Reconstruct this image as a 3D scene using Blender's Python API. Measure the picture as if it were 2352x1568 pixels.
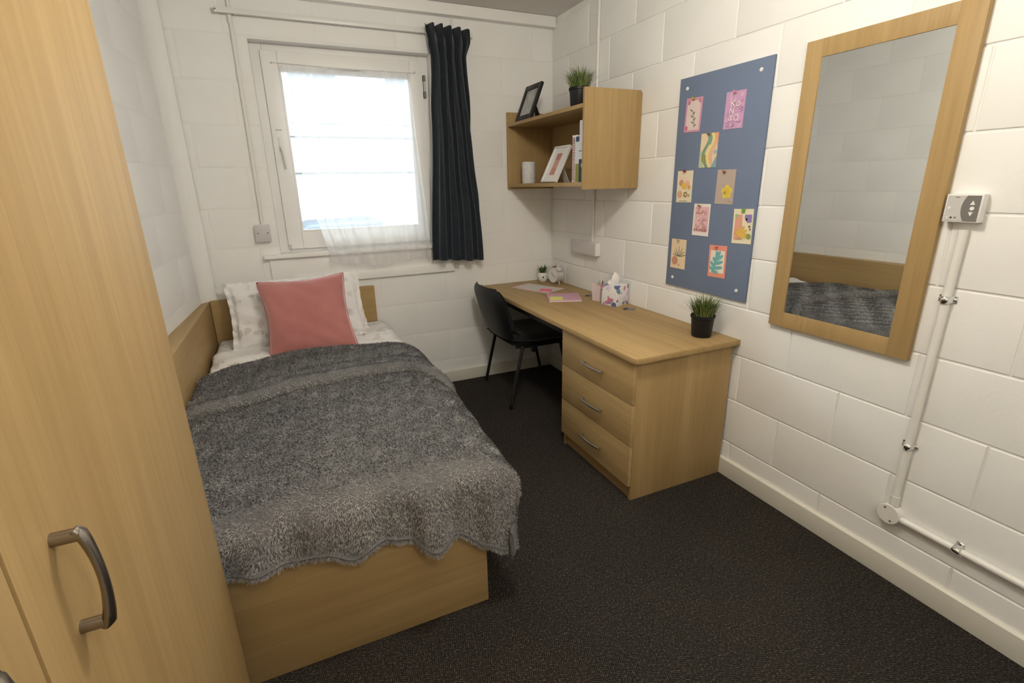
import bpy, bmesh, math, random
from mathutils import Vector, Matrix
import numpy as np
random.seed(7); RNG = np.random.default_rng(7)
for o in list(bpy.data.objects): bpy.data.objects.remove(o, do_unlink=True)
S = bpy.context.scene
C = S.collection
PI = math.pi

# ------------------------------------------------------------------ camera
W, H = 2.34, 2.462            # right wall plane, ceiling height (back wall y=0, floor z=0)
CAM = Vector((0.4881, -3.3794, 1.4093)); YAW, PITCH, ROLL = 0.4190, -0.3061, -0.0198
fw = Vector((math.sin(YAW)*math.cos(PITCH), math.cos(YAW)*math.cos(PITCH), math.sin(PITCH)))
r0 = Vector((math.cos(YAW), -math.sin(YAW), 0)); u0 = r0.cross(fw)
rt = r0*math.cos(ROLL)+u0*math.sin(ROLL); up = -r0*math.sin(ROLL)+u0*math.cos(ROLL)
cd = bpy.data.cameras.new('camera'); cam = bpy.data.objects.new('camera', cd); C.objects.link(cam)
cd.sensor_width = 36; cd.sensor_fit = 'HORIZONTAL'; cd.lens = 1143.06/2352*36; cd.clip_start = 0.02
cam.matrix_world = Matrix(((rt.x, up.x, -fw.x, CAM.x), (rt.y, up.y, -fw.y, CAM.y), (rt.z, up.z, -fw.z, CAM.z), (0, 0, 0, 1)))
S.camera = cam
# ------------------------------------------------------------------ world, lights, exposure
wd = bpy.data.worlds.new('overcast_sky'); S.world = wd; wd.use_nodes = True
bg = wd.node_tree.nodes['Background']; bg.inputs[0].default_value = (0.90, 0.95, 1.0, 1); bg.inputs[1].default_value = 11.0
vs = S.view_settings; vs.view_transform = 'Standard'; vs.look = 'None'; vs.gamma = 1; vs.use_curve_mapping = False
vs.exposure = 0.56
LAMP = (1.13, -2.27, 2.29)
ld = bpy.data.lights.new('ceiling_lamp_glow', 'POINT'); ld.shadow_soft_size = 0.10; ld.energy = 29; ld.color = (1.0, 0.942, 0.825)
lo = bpy.data.objects.new('ceiling_lamp_glow', ld); C.objects.link(lo); lo.location = LAMP
FILL_LAMP = (0.95, -3.65, 2.25)     # added fill lamp behind the camera, brightens the left and back walls
ld2 = ld.copy(); ld2.energy = 15; ld2.shadow_soft_size = .15; lo2 = bpy.data.objects.new('fill_lamp_glow', ld2); C.objects.link(lo2); lo2.location = FILL_LAMP
pd_ = bpy.data.lights.new('window_portal', 'AREA'); pd_.shape = 'RECTANGLE'; pd_.size = 1.0; pd_.size_y = 1.15
po = bpy.data.objects.new('window_portal', pd_); C.objects.link(po); po.location = (0.965, 0.19, 1.6); po.rotation_euler = (-PI/2, 0, 0)
pd_.cycles.is_portal = True

# ------------------------------------------------------------------ materials
def mat(name, col, rough=0.5, metal=0.0, spec=0.5, **kw):
    m = bpy.data.materials.new(name); m.use_nodes = True
    b = m.node_tree.nodes['Principled BSDF']
    b.inputs['Base Color'].default_value = (*col, 1); b.inputs['Roughness'].default_value = rough
    b.inputs['Metallic'].default_value = metal; b.inputs['Specular IOR Level'].default_value = spec
    for k, v in kw.items(): b.inputs[k.replace('_', ' ')].default_value = v
    return m
def nodes(m):
    nt = m.node_tree
    def N(t, **k):
        n = nt.nodes.new(t)
        for a, v in k.items(): setattr(n, a, v)
        return n
    return nt, N, nt.links.new, nt.nodes['Principled BSDF']
def coords(N, L, scale=(1, 1, 1), rot=(0, 0, 0)):
    t = N('ShaderNodeTexCoord'); mp = N('ShaderNodeMapping'); mp.inputs['Scale'].default_value = scale; mp.inputs['Rotation'].default_value = rot
    L(t.outputs['Object'], mp.inputs['Vector']); return mp.outputs[0]
def noise(N, L, vec, scale, detail=4, rough=.5, dist=0):
    n = N('ShaderNodeTexNoise'); n.inputs['Scale'].default_value = scale; n.inputs['Detail'].default_value = detail
    n.inputs['Roughness'].default_value = rough; n.inputs['Distortion'].default_value = dist; L(vec, n.inputs['Vector']); return n.outputs['Fac']
def ramp(N, L, fac, stops):
    r = N('ShaderNodeValToRGB'); L(fac, r.inputs[0]); e = r.color_ramp.elements
    while len(e) < len(stops): e.new(.5)
    for i, (p, c) in enumerate(stops): e[i].position = p; e[i].color = (*c, 1) if len(c) == 3 else c
    return r.outputs[0]
def mixc(N, L, a, b, fac, mode='MIX'):
    x = N('ShaderNodeMix', data_type='RGBA', blend_type=mode)
    if isinstance(fac, float): x.inputs['Factor'].default_value = fac
    else: L(fac, x.inputs['Factor'])
    for s, i in ((a, 6), (b, 7)):
        if isinstance(s, tuple): x.inputs[i].default_value = (*s, 1)
        else: L(s, x.inputs[i])
    return x.outputs[2]
def bump(N, L, b, h, strength=.3, dist=.002):
    n = N('ShaderNodeBump'); n.inputs['Strength'].default_value = strength; n.inputs['Distance'].default_value = dist
    L(h, n.inputs['Height']); L(n.outputs[0], b.inputs['Normal'])
def wood(name, axis, light=(0.435, 0.300, 0.138), dark=(0.365, 0.243, 0.106), rough=0.5, rot=(0, 0, 0)):
    m = mat(name, light, rough, spec=.22); nt, N, L, b = nodes(m)
    sc = [6, 6, 6]; sc[axis] = 0.40; sf = [150, 150, 150]; sf[axis] = 4.5; sm = [38, 38, 38]; sm[axis] = 1.3
    v1 = coords(N, L, sc, rot); v2 = coords(N, L, sf, rot); v3 = coords(N, L, sm, rot)
    f1 = noise(N, L, v1, 1.0, 3, .5, .6); f3 = noise(N, L, v3, 1.0, 4, .6, .3); f2 = noise(N, L, v2, 1.0, 2, .6)
    mid = tuple((a+c)/2 for a, c in zip(light, dark))
    c1 = ramp(N, L, f1, [(.30, dark), (.47, mid), (.62, light)])
    c2 = ramp(N, L, f3, [(.32, (.91, .90, .88)), (.62, (1.03, 1.03, 1.03))])
    c3 = ramp(N, L, f2, [(.34, (.92, .91, .89)), (.52, (1.0, 1.0, 1.0))])
    L(mixc(N, L, mixc(N, L, c1, c2, 1.0, 'MULTIPLY'), c3, .8, 'MULTIPLY'), b.inputs['Base Color'])
    bump(N, L, b, f2, .05, .0006)
    return m
M = {}
M['wood_x'] = wood('oak_laminate_x', 0); M['wood_y'] = wood('oak_laminate_y', 1); M['wood_z'] = wood('oak_laminate_z', 2)
M['edge'] = wood('oak_edging', 1, (0.45, 0.31, 0.15), (0.37, 0.24, 0.11))
def painted(name, col, rough=.55, amp=.25):
    m = mat(name, col, rough, spec=.35); nt, N, L, b = nodes(m)
    v = coords(N, L); f = noise(N, L, v, 55, 6, .65); g = noise(N, L, v, 3.0, 3, .5)
    L(ramp(N, L, g, [(.3, tuple(c*.96 for c in col)), (.7, col)]), b.inputs['Base Color'])
    bump(N, L, b, f, amp, .003)
    return m
M['wall'] = painted('white_wall_paint', (0.86, 0.855, 0.835))
M['joint'] = painted('white_joint_paint', (0.84, 0.83, 0.81))
M['ceil'] = painted('ceiling_paint', (0.74, 0.72, 0.69), .8, .15)
M['gloss_white'] = painted('cream_gloss_paint', (0.74, 0.72, 0.64), .35, .06)
M['white_paint'] = painted('white_joinery_paint', (0.88, 0.87, 0.85), .4, .08)
M['white_plastic'] = mat('white_plastic', (0.78, 0.77, 0.75), .35)
M['grey_plastic'] = mat('light_grey_plastic', (0.55, 0.54, 0.52), .4)
M['plate_grey'] = mat('spur_plate_plastic', (0.60, 0.57, 0.575), .35)
M['dark_grey'] = mat('dark_grey_plastic', (0.17, 0.165, 0.155), .45)
M['black'] = mat('black_plastic', (0.010, 0.010, 0.011), .45, spec=.3)
M['black_leg'] = mat('black_tube', (0.010, 0.010, 0.011), .3)
M['steel'] = mat('brushed_steel', (0.55, 0.53, 0.50), .28, 1.0)
M['handle'] = mat('satin_nickel', (0.33, 0.30, 0.27), .27, 1.0)
M['chrome'] = mat('chrome', (0.75, 0.75, 0.75), .12, 1.0)
M['mirror'] = mat('mirror_silver', (0.80, 0.815, 0.80), 0.004, 1.0)
M['dark_gap'] = mat('gap_shade_and_backing', (0.012, 0.008, 0.006), .8)  # near-black: painted shade of the door gap; also drawer interior and frame backing
M['white'] = mat('plain_white', (0.80, 0.79, 0.77), .5)
M['paper'] = mat('paper_white', (0.82, 0.80, 0.78), .7)
# carpet
m = mat('dark_loop_carpet', (0.02, 0.018, 0.017), .95, spec=.15); nt, N, L, b = nodes(m)
def wave(vec, scale, direction, dist=1.2):
    n = N('ShaderNodeTexWave', bands_direction=direction); n.inputs['Scale'].default_value = scale; n.inputs['Distortion'].default_value = dist
    n.inputs['Detail'].default_value = 2; n.inputs['Detail Scale'].default_value = 3; L(vec, n.inputs['Vector']); return n.outputs['Fac']
v = coords(N, L); vr = coords(N, L, (1, 1, 1), (0, 0, .35))
wx = wave(vr, 52, 'X'); wy = wave(vr, 52, 'Y')
wx2 = wave(vr, 105, 'X', .8); wy2 = wave(vr, 105, 'Y', .8)
def mul(a, c):
    n = N('ShaderNodeMath', operation='MULTIPLY'); L(a, n.inputs[0]); L(c, n.inputs[1]); return n.outputs[0]
ch = N('ShaderNodeTexChecker'); ch.inputs['Scale'].default_value = 32; L(vr, ch.inputs['Vector'])
ws = mixc(N, L, mul(wx, wy2), mul(wy, wx2), ch.outputs['Fac'])
n1 = noise(N, L, v, 150, 2, .6); n2 = noise(N, L, v, 2.2, 3, .5); n3 = noise(N, L, v, 420, 1, .5)
dash = ramp(N, L, ws, [(.15, (0.025, 0.0212, 0.0188)), (.45, (0.056, 0.0485, 0.0425)), (.75, (0.20, 0.178, 0.156))])
fleck = ramp(N, L, n1, [(.42, (.50, .50, .50)), (.58, (1.0, .99, .97)), (.68, (2.2, 2.15, 2.1))])
big = ramp(N, L, n2, [(.3, (.88, .88, .9)), (.7, (1.12, 1.08, 1.04))])
L(mixc(N, L, mixc(N, L, dash, fleck, 1., 'MULTIPLY'), big, 1., 'MULTIPLY'), b.inputs['Base Color'])
add = N('ShaderNodeMath', operation='ADD'); L(ws, add.inputs[0]); L(n3, add.inputs[1]); bump(N, L, b, add.outputs[0], .9, .003)
M['carpet'] = m
# fabrics
def fabric(name, c1, c2, scale, rough=.9, sheen=.3, bs=.3, fine=260):
    m = mat(name, c1, rough, spec=.15); nt, N, L, b = nodes(m)
    v = coords(N, L); f = noise(N, L, v, scale, 5, .6); g = noise(N, L, v, fine, 2, .5)
    L(ramp(N, L, f, [(.32, c2), (.62, c1)]), b.inputs['Base Color']); bump(N, L, b, g, bs, .0012)
    b.inputs['Sheen Weight'].default_value = sheen; b.inputs['Sheen Roughness'].default_value = .5
    return m
M['fleece'] = fabric('grey_fleece', (0.17, 0.166, 0.167), (0.125, 0.123, 0.128), 9, .95, .1, .6)
m = M['fleece_pile'] = mat('grey_fleece_pile', (.18, .176, .172), .95, spec=.1); nt, N, L, b = nodes(m); v = coords(N, L)
pa = ramp(N, L, noise(N, L, v, 95, 2, .6), [(.36, (0.25, 0.245, 0.245)), (.64, (0.40, 0.392, 0.38))]); pc = ramp(N, L, noise(N, L, v, 6, 3, .6), [(.35, (.78, .78, .81)), (.62, (1.06, 1.05, 1.03))])
L(mixc(N, L, pa, pc, 1., 'MULTIPLY'), b.inputs['Base Color'])
M['velvet'] = fabric('pink_velvet', (0.47, 0.185, 0.170), (0.40, 0.150, 0.140), 5, .75, .9, .12)
M['velvet'].node_tree.nodes['Principled BSDF'].inputs['Sheen Tint'].default_value = (1, .75, .72, 1)
M['piping'] = mat('pink_piping', (0.45, 0.13, 0.12), .7)
M['curtain'] = fabric('navy_curtain_cloth', (0.018, 0.025, 0.035), (0.013, 0.018, 0.026), 30, .8, .25, .2)
M['chair_fabric'] = fabric('black_chair_fabric', (0.008, 0.008, 0.009), (0.005, 0.005, 0.006), 60, .9, .2, .4)
m = mat('leaf_print_cotton', (0.8, 0.78, 0.76), .85, spec=.15); nt, N, L, b = nodes(m)
v = coords(N, L, (1, 1, 1), (.3, .2, .5)); vo = N('ShaderNodeTexVoronoi', feature='F1'); vo.inputs['Scale'].default_value = 17; vo.inputs['Randomness'].default_value = .9
wv = N('ShaderNodeVectorMath', operation='ADD'); nn = N('ShaderNodeTexNoise'); nn.inputs['Scale'].default_value = 14; L(v, nn.inputs['Vector'])
sc = N('ShaderNodeVectorMath', operation='SCALE'); sc.inputs['Scale'].default_value = .06; L(nn.outputs['Color'], sc.inputs[0]); L(v, wv.inputs[0]); L(sc.outputs[0], wv.inputs[1]); L(wv.outputs[0], vo.inputs['Vector'])
base = ramp(N, L, vo.outputs['Distance'], [(.38, (0.60, 0.56, 0.53)), (.46, (0.80, 0.785, 0.77)), (1, (.82, .81, .80))])
n4 = noise(N, L, v, 6, 3)
L(mixc(N, L, (0.81, 0.80, 0.785), base, ramp(N, L, n4, [(.40, (0, 0, 0)), (.58, (.9, .9, .9))])), b.inputs['Base Color'])
n5 = noise(N, L, v, 26, 4); bump(N, L, b, n5, .25, .006)
M['linen'] = m
m = mat('pinboard_felt', (0.125, 0.165, 0.245), .92, spec=.1); nt, N, L, b = nodes(m)
v = coords(N, L); f = noise(N, L, v, 420, 2, .7); L(ramp(N, L, f, [(.3, (0.150, 0.192, 0.285)), (.7, (0.185, 0.230, 0.335))]), b.inputs['Base Color']); bump(N, L, b, f, .3, .001)
M['felt'] = m
# glass and sheer
m = bpy.data.materials.new('window_glass'); m.use_nodes = True; nt = m.node_tree; nt.nodes.clear()
o_ = nt.nodes.new('ShaderNodeOutputMaterial'); mx = nt.nodes.new('ShaderNodeMixShader'); tr = nt.nodes.new('ShaderNodeBsdfTransparent'); gl = nt.nodes.new('ShaderNodeBsdfGlossy'); fr = nt.nodes.new('ShaderNodeFresnel')
tr.inputs[0].default_value = (.94, .97, .97, 1); gl.inputs['Roughness'].default_value = .02; fr.inputs[0].default_value = 1.45
nt.links.new(fr.outputs[0], mx.inputs[0]); nt.links.new(tr.outputs[0], mx.inputs[1]); nt.links.new(gl.outputs[0], mx.inputs[2]); nt.links.new(mx.outputs[0], o_.inputs[0])
M['glass'] = m
m = bpy.data.materials.new('sheer_voile'); m.use_nodes = True; nt = m.node_tree; nt.nodes.clear()
o_ = nt.nodes.new('ShaderNodeOutputMaterial'); mx = nt.nodes.new('ShaderNodeMixShader'); tr = nt.nodes.new('ShaderNodeBsdfTransparent'); df = nt.nodes.new('ShaderNodeBsdfDiffuse'); tl = nt.nodes.new('ShaderNodeBsdfTranslucent'); m2 = nt.nodes.new('ShaderNodeMixShader')
df.inputs[0].default_value = tl.inputs[0].default_value = (.9, .9, .9, 1); m2.inputs[0].default_value = .62; mx.inputs[0].default_value = .42
nt.links.new(df.outputs[0], m2.inputs[1]); nt.links.new(tl.outputs[0], m2.inputs[2]); nt.links.new(tr.outputs[0], mx.inputs[1]); nt.links.new(m2.outputs[0], mx.inputs[2]); nt.links.new(mx.outputs[0], o_.inputs[0])
M['sheer'] = m
m = mat('lamp_diffuser', (.9, .88, .84), .5); m.node_tree.nodes['Principled BSDF'].inputs['Emission Color'].default_value = (1, .88, .72, 1)
m.node_tree.nodes['Principled BSDF'].inputs['Emission Strength'].default_value = 4.0; M['diffuser'] = m
_flat = {}
def flat(r, g, b_, rough=.7):
    k = (r, g, b_)
    if k not in _flat:
        lin = tuple(((c/255)/12.92 if c/255 <= .04045 else ((c/255+.055)/1.055)**2.4) for c in k)
        _flat[k] = mat('print_%d_%d_%d' % k, lin, rough)
    return _flat[k]

# ------------------------------------------------------------------ geometry helpers
WO = {}
class B:
    def __init__(s): s.v = []; s.f = []
    def add(s, vs, fs):
        n = len(s.v); s.v += [tuple(p) for p in vs]; s.f += [tuple(i+n for i in f) for f in fs]; return s
    def box(s, x0, x1, y0, y1, z0, z1):
        return s.add([(x0,y0,z0),(x1,y0,z0),(x1,y1,z0),(x0,y1,z0),(x0,y0,z1),(x1,y0,z1),(x1,y1,z1),(x0,y1,z1)],
                     [(0,3,2,1),(4,5,6,7),(0,1,5,4),(1,2,6,5),(2,3,7,6),(3,0,4,7)])
    def prism(s, poly, a0, a1, axis='z'):
        n = len(poly)
        def P(p, a): return {'z': (p[0], p[1], a), 'y': (p[0], a, p[1]), 'x': (a, p[0], p[1])}[axis]
        vs = [P(p, a0) for p in poly]+[P(p, a1) for p in poly]
        return s.add(vs, [tuple(range(n))[::-1], tuple(range(n, 2*n))]+[(i, (i+1) % n, n+(i+1) % n, n+i) for i in range(n)])
    def tube(s, pts, r, n=10, cap=True, flat_=1.0):
        pts = [Vector(p) for p in pts]; rs = r if isinstance(r, (list, tuple)) else [r]*len(pts); rings = []
        ref = None
        for i, p in enumerate(pts):
            d = (pts[min(i+1, len(pts)-1)]-pts[max(i-1, 0)]).normalized()
            if ref is None: ref = Vector((0, 0, 1)) if abs(d.z) < .9 else Vector((1, 0, 0))
            a = d.cross(ref).normalized(); b_ = a.cross(d).normalized(); ref = b_
            rings.append([p+a*math.cos(2*PI*k/n)*rs[i]+b_*math.sin(2*PI*k/n)*rs[i]*flat_ for k in range(n)])
        vs = [q for ring in rings for q in ring]; fs = []
        for i in range(len(pts)-1):
            for k in range(n): fs.append((i*n+k, i*n+(k+1) % n, (i+1)*n+(k+1) % n, (i+1)*n+k))
        if cap: fs += [tuple(range(n))[::-1], tuple(range((len(pts)-1)*n, len(pts)*n))]
        return s.add(vs, fs)
    def lathe(s, prof, c=(0, 0, 0), n=24, axis=(0, 0, 1)):
        ax = Vector(axis).normalized(); q = Vector((0, 0, 1)).rotation_difference(ax); vs = []; fs = []; c = Vector(c)
        for r, z in prof:
            for k in range(n): vs.append(c+q @ Vector((r*math.cos(2*PI*k/n), r*math.sin(2*PI*k/n), z)))
        for i in range(len(prof)-1):
            for k in range(n): fs.append((i*n+k, i*n+(k+1) % n, (i+1)*n+(k+1) % n, (i+1)*n+k))
        if prof[0][0] > 1e-5: fs.append(tuple(range(n))[::-1])
        if prof[-1][0] > 1e-5: fs.append(tuple(range((len(prof)-1)*n, len(prof)*n)))
        return s.add(vs, fs)
    def grid(s, P, closed_u=False):
        a, b_ = len(P), len(P[0]); vs = [q for row in P for q in row]
        fs = [(i*b_+j, (i+1)*b_+j, (i+1)*b_+j+1, i*b_+j+1) for i in range(a-1) for j in range(b_-1)]
        return s.add(vs, fs)
    def sphere(s, c, r, sc=(1, 1, 1), n=12, m=8):
        vs = []; fs = []
        for i in range(m+1):
            for k in range(n):
                t = PI*i/m; vs.append((c[0]+r*sc[0]*math.sin(t)*math.cos(2*PI*k/n), c[1]+r*sc[1]*math.sin(t)*math.sin(2*PI*k/n), c[2]+r*sc[2]*math.cos(t)))
        for i in range(m):
            for k in range(n): fs.append((i*n+k, (i+1)*n+k, (i+1)*n+(k+1) % n, i*n+(k+1) % n))
        return s.add(vs, fs)
    def xf(s, M4): s.v = [tuple(M4 @ Vector(p)) for p in s.v]; return s
    def mesh(s, name, material, bevel=0, seg=2, smooth=False, ang=35):
        me = bpy.data.meshes.new(name); me.from_pydata(s.v, [], s.f)
        bm = bmesh.new(); bm.from_mesh(me); bmesh.ops.remove_doubles(bm, verts=bm.verts, dist=1e-6)
        bmesh.ops.recalc_face_normals(bm, faces=bm.faces)
        if bevel:
            es = [e for e in bm.edges if len(e.link_faces) == 2 and e.calc_face_angle(0) > math.radians(30)]
            bmesh.ops.bevel(bm, geom=es, offset=bevel, segments=seg, profile=.6, affect='EDGES', clamp_overlap=True)
        bm.to_mesh(me); bm.free()
        if smooth or bevel:
            me.polygons.foreach_set('use_smooth', [True]*len(me.polygons))
            me.set_sharp_from_angle(angle=math.radians(ang))
        me.materials.append(M[material] if isinstance(material, str) else material)
        return me
    def build(s, name, material, parent=None, origin=None, bevel=0, seg=2, smooth=False, ang=35, local=False):
        off = Vector((0, 0, 0))
        if not local:
            off = WO.get(parent.name, Vector((0, 0, 0))) if parent else Vector(origin or (0, 0, 0))
            s.v = [(p[0]-off.x, p[1]-off.y, p[2]-off.z) for p in s.v]
        o = bpy.data.objects.new(name, s.mesh(name, material, bevel, seg, smooth, ang)); C.objects.link(o)
        if parent: o.parent = parent
        else: o.location = Vector(origin or (0, 0, 0))
        WO[o.name] = off if not parent else WO.get(parent.name, Vector((0, 0, 0)))
        return o
def tag(o, label=None, cat=None, group=None, kind=None):
    for k, v in (('label', label), ('category', cat), ('group', group), ('kind', kind)):
        if v: o[k] = v
    return o
def thing(name, label, cat, loc=(0, 0, 0), rotz=0, group=None):
    o = bpy.data.objects.new(name, None); C.objects.link(o); o.location = loc; o.rotation_euler = (0, 0, rotz); o.empty_display_size = .05
    WO[o.name] = Vector(loc); return tag(o, label, cat, group)
def bx(name, x0, x1, y0, y1, z0, z1, material, parent=None, bevel=0.0015, origin=None, seg=2):
    return B().box(x0, x1, y0, y1, z0, z1).build(name, material, parent, origin, bevel, seg)

# ------------------------------------------------------------------ room shell
YF = -4.3                      # wall behind the camera
LWK = 0.0787                   # left wall splays: x = LWK*y
o = B().box(-.6, W+.2, YF-.2, .02, -.1, 0).build('floor', 'carpet'); tag(o, 'dark grey-brown flecked loop carpet covering the floor', 'floor', kind='structure')
o = B().box(-.6, W+.2, YF-.2, .02, H, H+.1).build('ceiling', 'ceil'); tag(o, 'plain off-white ceiling in the top corner', 'ceiling', kind='structure')
ZD, CH, MOD = 0.1767, 0.225, 0.46
JT = 0.0036                     # joint depth
WIN = (0.457, 1.475, 1.02, 2.190)
def rects_minus(r, hole):
    x0, x1, z0, z1 = r; a, b_, c, d = hole
    if x1 <= a or x0 >= b_ or z1 <= c or z0 >= d: return [r]
    out = []
    if x0 < a: out.append((x0, a, z0, z1))
    if x1 > b_: out.append((b_, x1, z0, z1))
    m0, m1 = max(x0, a), min(x1, b_)
    if z0 < c: out.append((m0, m1, z0, c))
    if z1 > d: out.append((m0, m1, d, z1))
    return out
_bm = {}
def block_mesh(w, h, wall, depth, ch, flip):
    key = (round(w, 4), round(h, 4), wall)
    if key in _bm: return _bm[key]
    g = .0030; c1 = ch*.45; a = w/2-g; b_ = h/2-g       # g: half the joint
    def ring(i, d): return [(-a+i, -b_+i, d), (a-i, -b_+i, d), (a-i, b_-i, d), (-a+i, b_-i, d)]
    pts = ring(0, -.004)+ring(0, depth*.35)+ring(c1, depth*.85)+ring(ch, depth)
    fs = []
    for k in range(3):
        for i in range(4): fs.append((k*4+i, k*4+(i+1) % 4, k*4+4+(i+1) % 4, k*4+4+i))
    fs.append((12, 13, 14, 15))
    bb = B()
    if wall == 'right': vs = [(-d, -u, v_) for u, v_, d in pts]
    elif wall == 'back': vs = [(u, -d, v_) for u, v_, d in pts]
    else: vs = [(d, u, v_) for u, v_, d in pts]
    bb.add(vs, fs); me = bb.mesh('block', 'wall', smooth=True, ang=25); _bm[key] = me; return me
def lay_blocks(parent, wall, u_min, u_max, odd, even, depth, ch, holes=()):
    for k in range(-1, 11):
        z0, z1 = max(0, ZD+k*CH), min(H, ZD+(k+1)*CH)
        if z1-z0 < .02: continue
        start = odd if k % 2 else even
        n0 = math.floor((u_min-start)/MOD); u = start+n0*MOD
        while u < u_max:
            r = [(max(u, u_min), min(u+MOD, u_max), z0, z1)]
            for h in holes: r = [q for p in r for q in rects_minus(p, h)]
            for a, b_, c, d in r:
                if b_-a < .03 or d-c < .02: continue
                me = block_mesh(b_-a, d-c, wall, depth, ch, False)
                o = bpy.data.objects.new('block', me); C.objects.link(o); o.parent = parent
                j = random.uniform(-.0006, .0006); um, zm = (a+b_)/2, (c+d)/2
                o.location = {'right': (W+JT+j, -um, zm), 'back': (um, .0030+j*.5, zm), 'left': (-.0031+j*.5, -um, zm)}[wall]
            u += MOD
# right wall
wr = B().box(W+JT, W+.15, YF, .3, 0, H).build('wall_right', 'joint'); tag(wr, 'white painted blockwork wall with mirror and pinboard', 'wall', kind='structure')
lay_blocks(wr, 'right', 0, -YF, 0.908-MOD*2, 0.678-MOD*2, JT, .005)
# back wall with window opening
b0 = B()
JB = .0011
b0.box(-.5, WIN[0], JB, .25, 0, H).box(WIN[1], W+.15, JB, .25, 0, H).box(WIN[0], WIN[1], JB, .25, 0, WIN[2]).box(WIN[0], WIN[1], JB, .25, WIN[3], H)
wb = b0.build('wall_back', 'joint'); tag(wb, 'white painted blockwork wall around the window', 'wall', kind='structure')
lay_blocks(wb, 'back', 0, W, 1.725-MOD*4, 1.493-MOD*4, .0030, .006, [(WIN[0]-.004, WIN[1]+.004, WIN[2]-.02, WIN[3]+.004)])
# left wall (slightly splayed)
wl = B().box(-.15, -.0008, YF-.2, .2, 0, H).build('wall_left', 'joint'); wl.rotation_euler.z = -math.atan(LWK); tag(wl, 'white painted blockwork wall beside the bed', 'wall', kind='structure')
lay_blocks(wl, 'left', 0.02, -YF, 0.8-MOD*2, 0.57-MOD*2, .0031, .006)
cv = B(); R_ = .075; rows = []
for zz in (0, H):
    rows.append([(R_-R_*math.sin(t)+.0015, -(R_-R_*math.cos(t))-.001, zz) for t in [PI/2*i/10 for i in range(11)]])
o = cv.grid(rows).build('corner_plaster', 'wall', None, smooth=True, ang=80); o.parent = wl; o.location.x = -.003; o.location.y = -.002
o = B().box(-.6, W+.2, YF-.15, YF, 0, H).build('wall_front', 'wall'); tag(o, 'plain white wall behind the camera', 'wall', kind='structure')
# skirting
def skirt(name, poly, a0, a1, axis, label):
    o = B().prism(poly, a0, a1, axis).build(name, 'gloss_white', bevel=.003); tag(o, label, 'skirting board', kind='structure')
skirt('baseboard_right', [(W-.016, 0), (W+JT, 0), (W+JT, .092), (W-.010, .092), (W-.016, .086)], YF, -.017, 'y', 'cream gloss skirting board along the mirror wall')
skirt('baseboard_back', [(-.016, 0), (JT, 0), (JT, .092), (-.010, .092), (-.016, .086)], .0, W+JT, 'x', 'cream gloss skirting board below the window wall')
# boxed trunking where ceiling meets window wall
o = bx('trim_1', 0, W-.003, -.055, 0, 2.398, H-.001, 'white_paint', bevel=.004); tag(o, 'white boxed trunking between ceiling and window wall', 'trunking', kind='structure')

# ------------------------------------------------------------------ window
wn = bx('window_1', WIN[0], WIN[0]+.062, .085, .15, WIN[2], WIN[3], 'white_paint', bevel=.004, origin=(0, 0, 0))
tag(wn, 'white painted timber window with a single side-hung sash', 'window', kind='structure')
bx('frame_jamb', WIN[1]-.062, WIN[1], .085, .15, WIN[2], WIN[3], 'white_paint', wn, .004)
bx('frame_head', WIN[0]+.062, WIN[1]-.062, .085, .15, WIN[3]-.048, WIN[3], 'white_paint', wn, .004)
bx('frame_sill', WIN[0]+.062, WIN[1]-.062, .085, .15, WIN[2], WIN[2]+.045, 'white_paint', wn, .004)
SX0, SX1, SZ0, SZ1 = .508, 1.434, 1.046, 2.156; GX0, GX1, GZ0, GZ1 = .594, 1.354, 1.149, 2.064
bx('sash_stile', SX0, GX0, .066, .0845, SZ0, SZ1, 'white_paint', wn, .005)
bx('sash_stile', GX1, SX1, .066, .0845, SZ0, SZ1, 'white_paint', wn, .005)
bx('sash_rail', GX0, GX1, .066, .0845, GZ1, SZ1, 'white_paint', wn, .005)
bx('sash_rail', GX0, GX1, .066, .0845, SZ0, GZ0, 'white_paint', wn, .005)
for q in ((GX0, GX0+.012, GZ0, GZ1), (GX1-.012, GX1, GZ0, GZ1)): bx('glazing_bead', q[0], q[1], .0735, .098, q[2], q[3], 'white_paint', wn, .003)
for q in ((GX0, GX1, GZ0, GZ0+.012), (GX0, GX1, GZ1-.012, GZ1)): bx('glazing_bead', q[0], q[1], .0740, .099, q[2], q[3], 'white_paint', wn, .003)
bx('glass_pane', GX0-.005, GX1+.005, .100, .104, GZ0-.005, GZ1+.005, 'glass', wn, 0)
v_ = bx('trickle_vent', .845, 1.085, .060, .072, 2.071, 2.089, 'white_plastic', wn, .003)
bx('vent_slot', .86, 1.07, .0590, .0600, 2.076, 2.079, 'dark_grey', v_, 0)
hb = B().box(.540, .562, .058, .072, 1.625, 1.70).build('window_handle', 'white_plastic', wn, bevel=.004)
B().tube([(.551, .060, 1.64), (.551, .035, 1.64), (.556, .030, 1.62), (.562, .030, 1.53)], [.008, .009, .009, .007], 8).build('lever', 'white_plastic', hb, smooth=True)
bx('sash_stop', .530, .566, .064, .072, 1.735, 1.742, 'grey_plastic', wn, .001)
for zz in (1.95, 2.045): bx('restrictor', 1.437, 1.452, .058, .085, zz, zz+.035, 'dark_grey', wn, .003)
bx('restrictor_arm', 1.439, 1.450, .060, .084, 1.985, 2.045, 'grey_plastic', wn, .003)
for q in ((.536, 1.17), (.54, 1.13)): B().lathe([(0, 0), (.004, 0), (.003, .003), (0, .003)], (q[0], .072, q[1]), 10, (0, -1, 0)).build('screw', 'dark_grey', wn)
B().box(.512, .526, .060, .072, 1.048, 1.075).build('sash_catch', 'grey_plastic', wn, bevel=.003)
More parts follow.
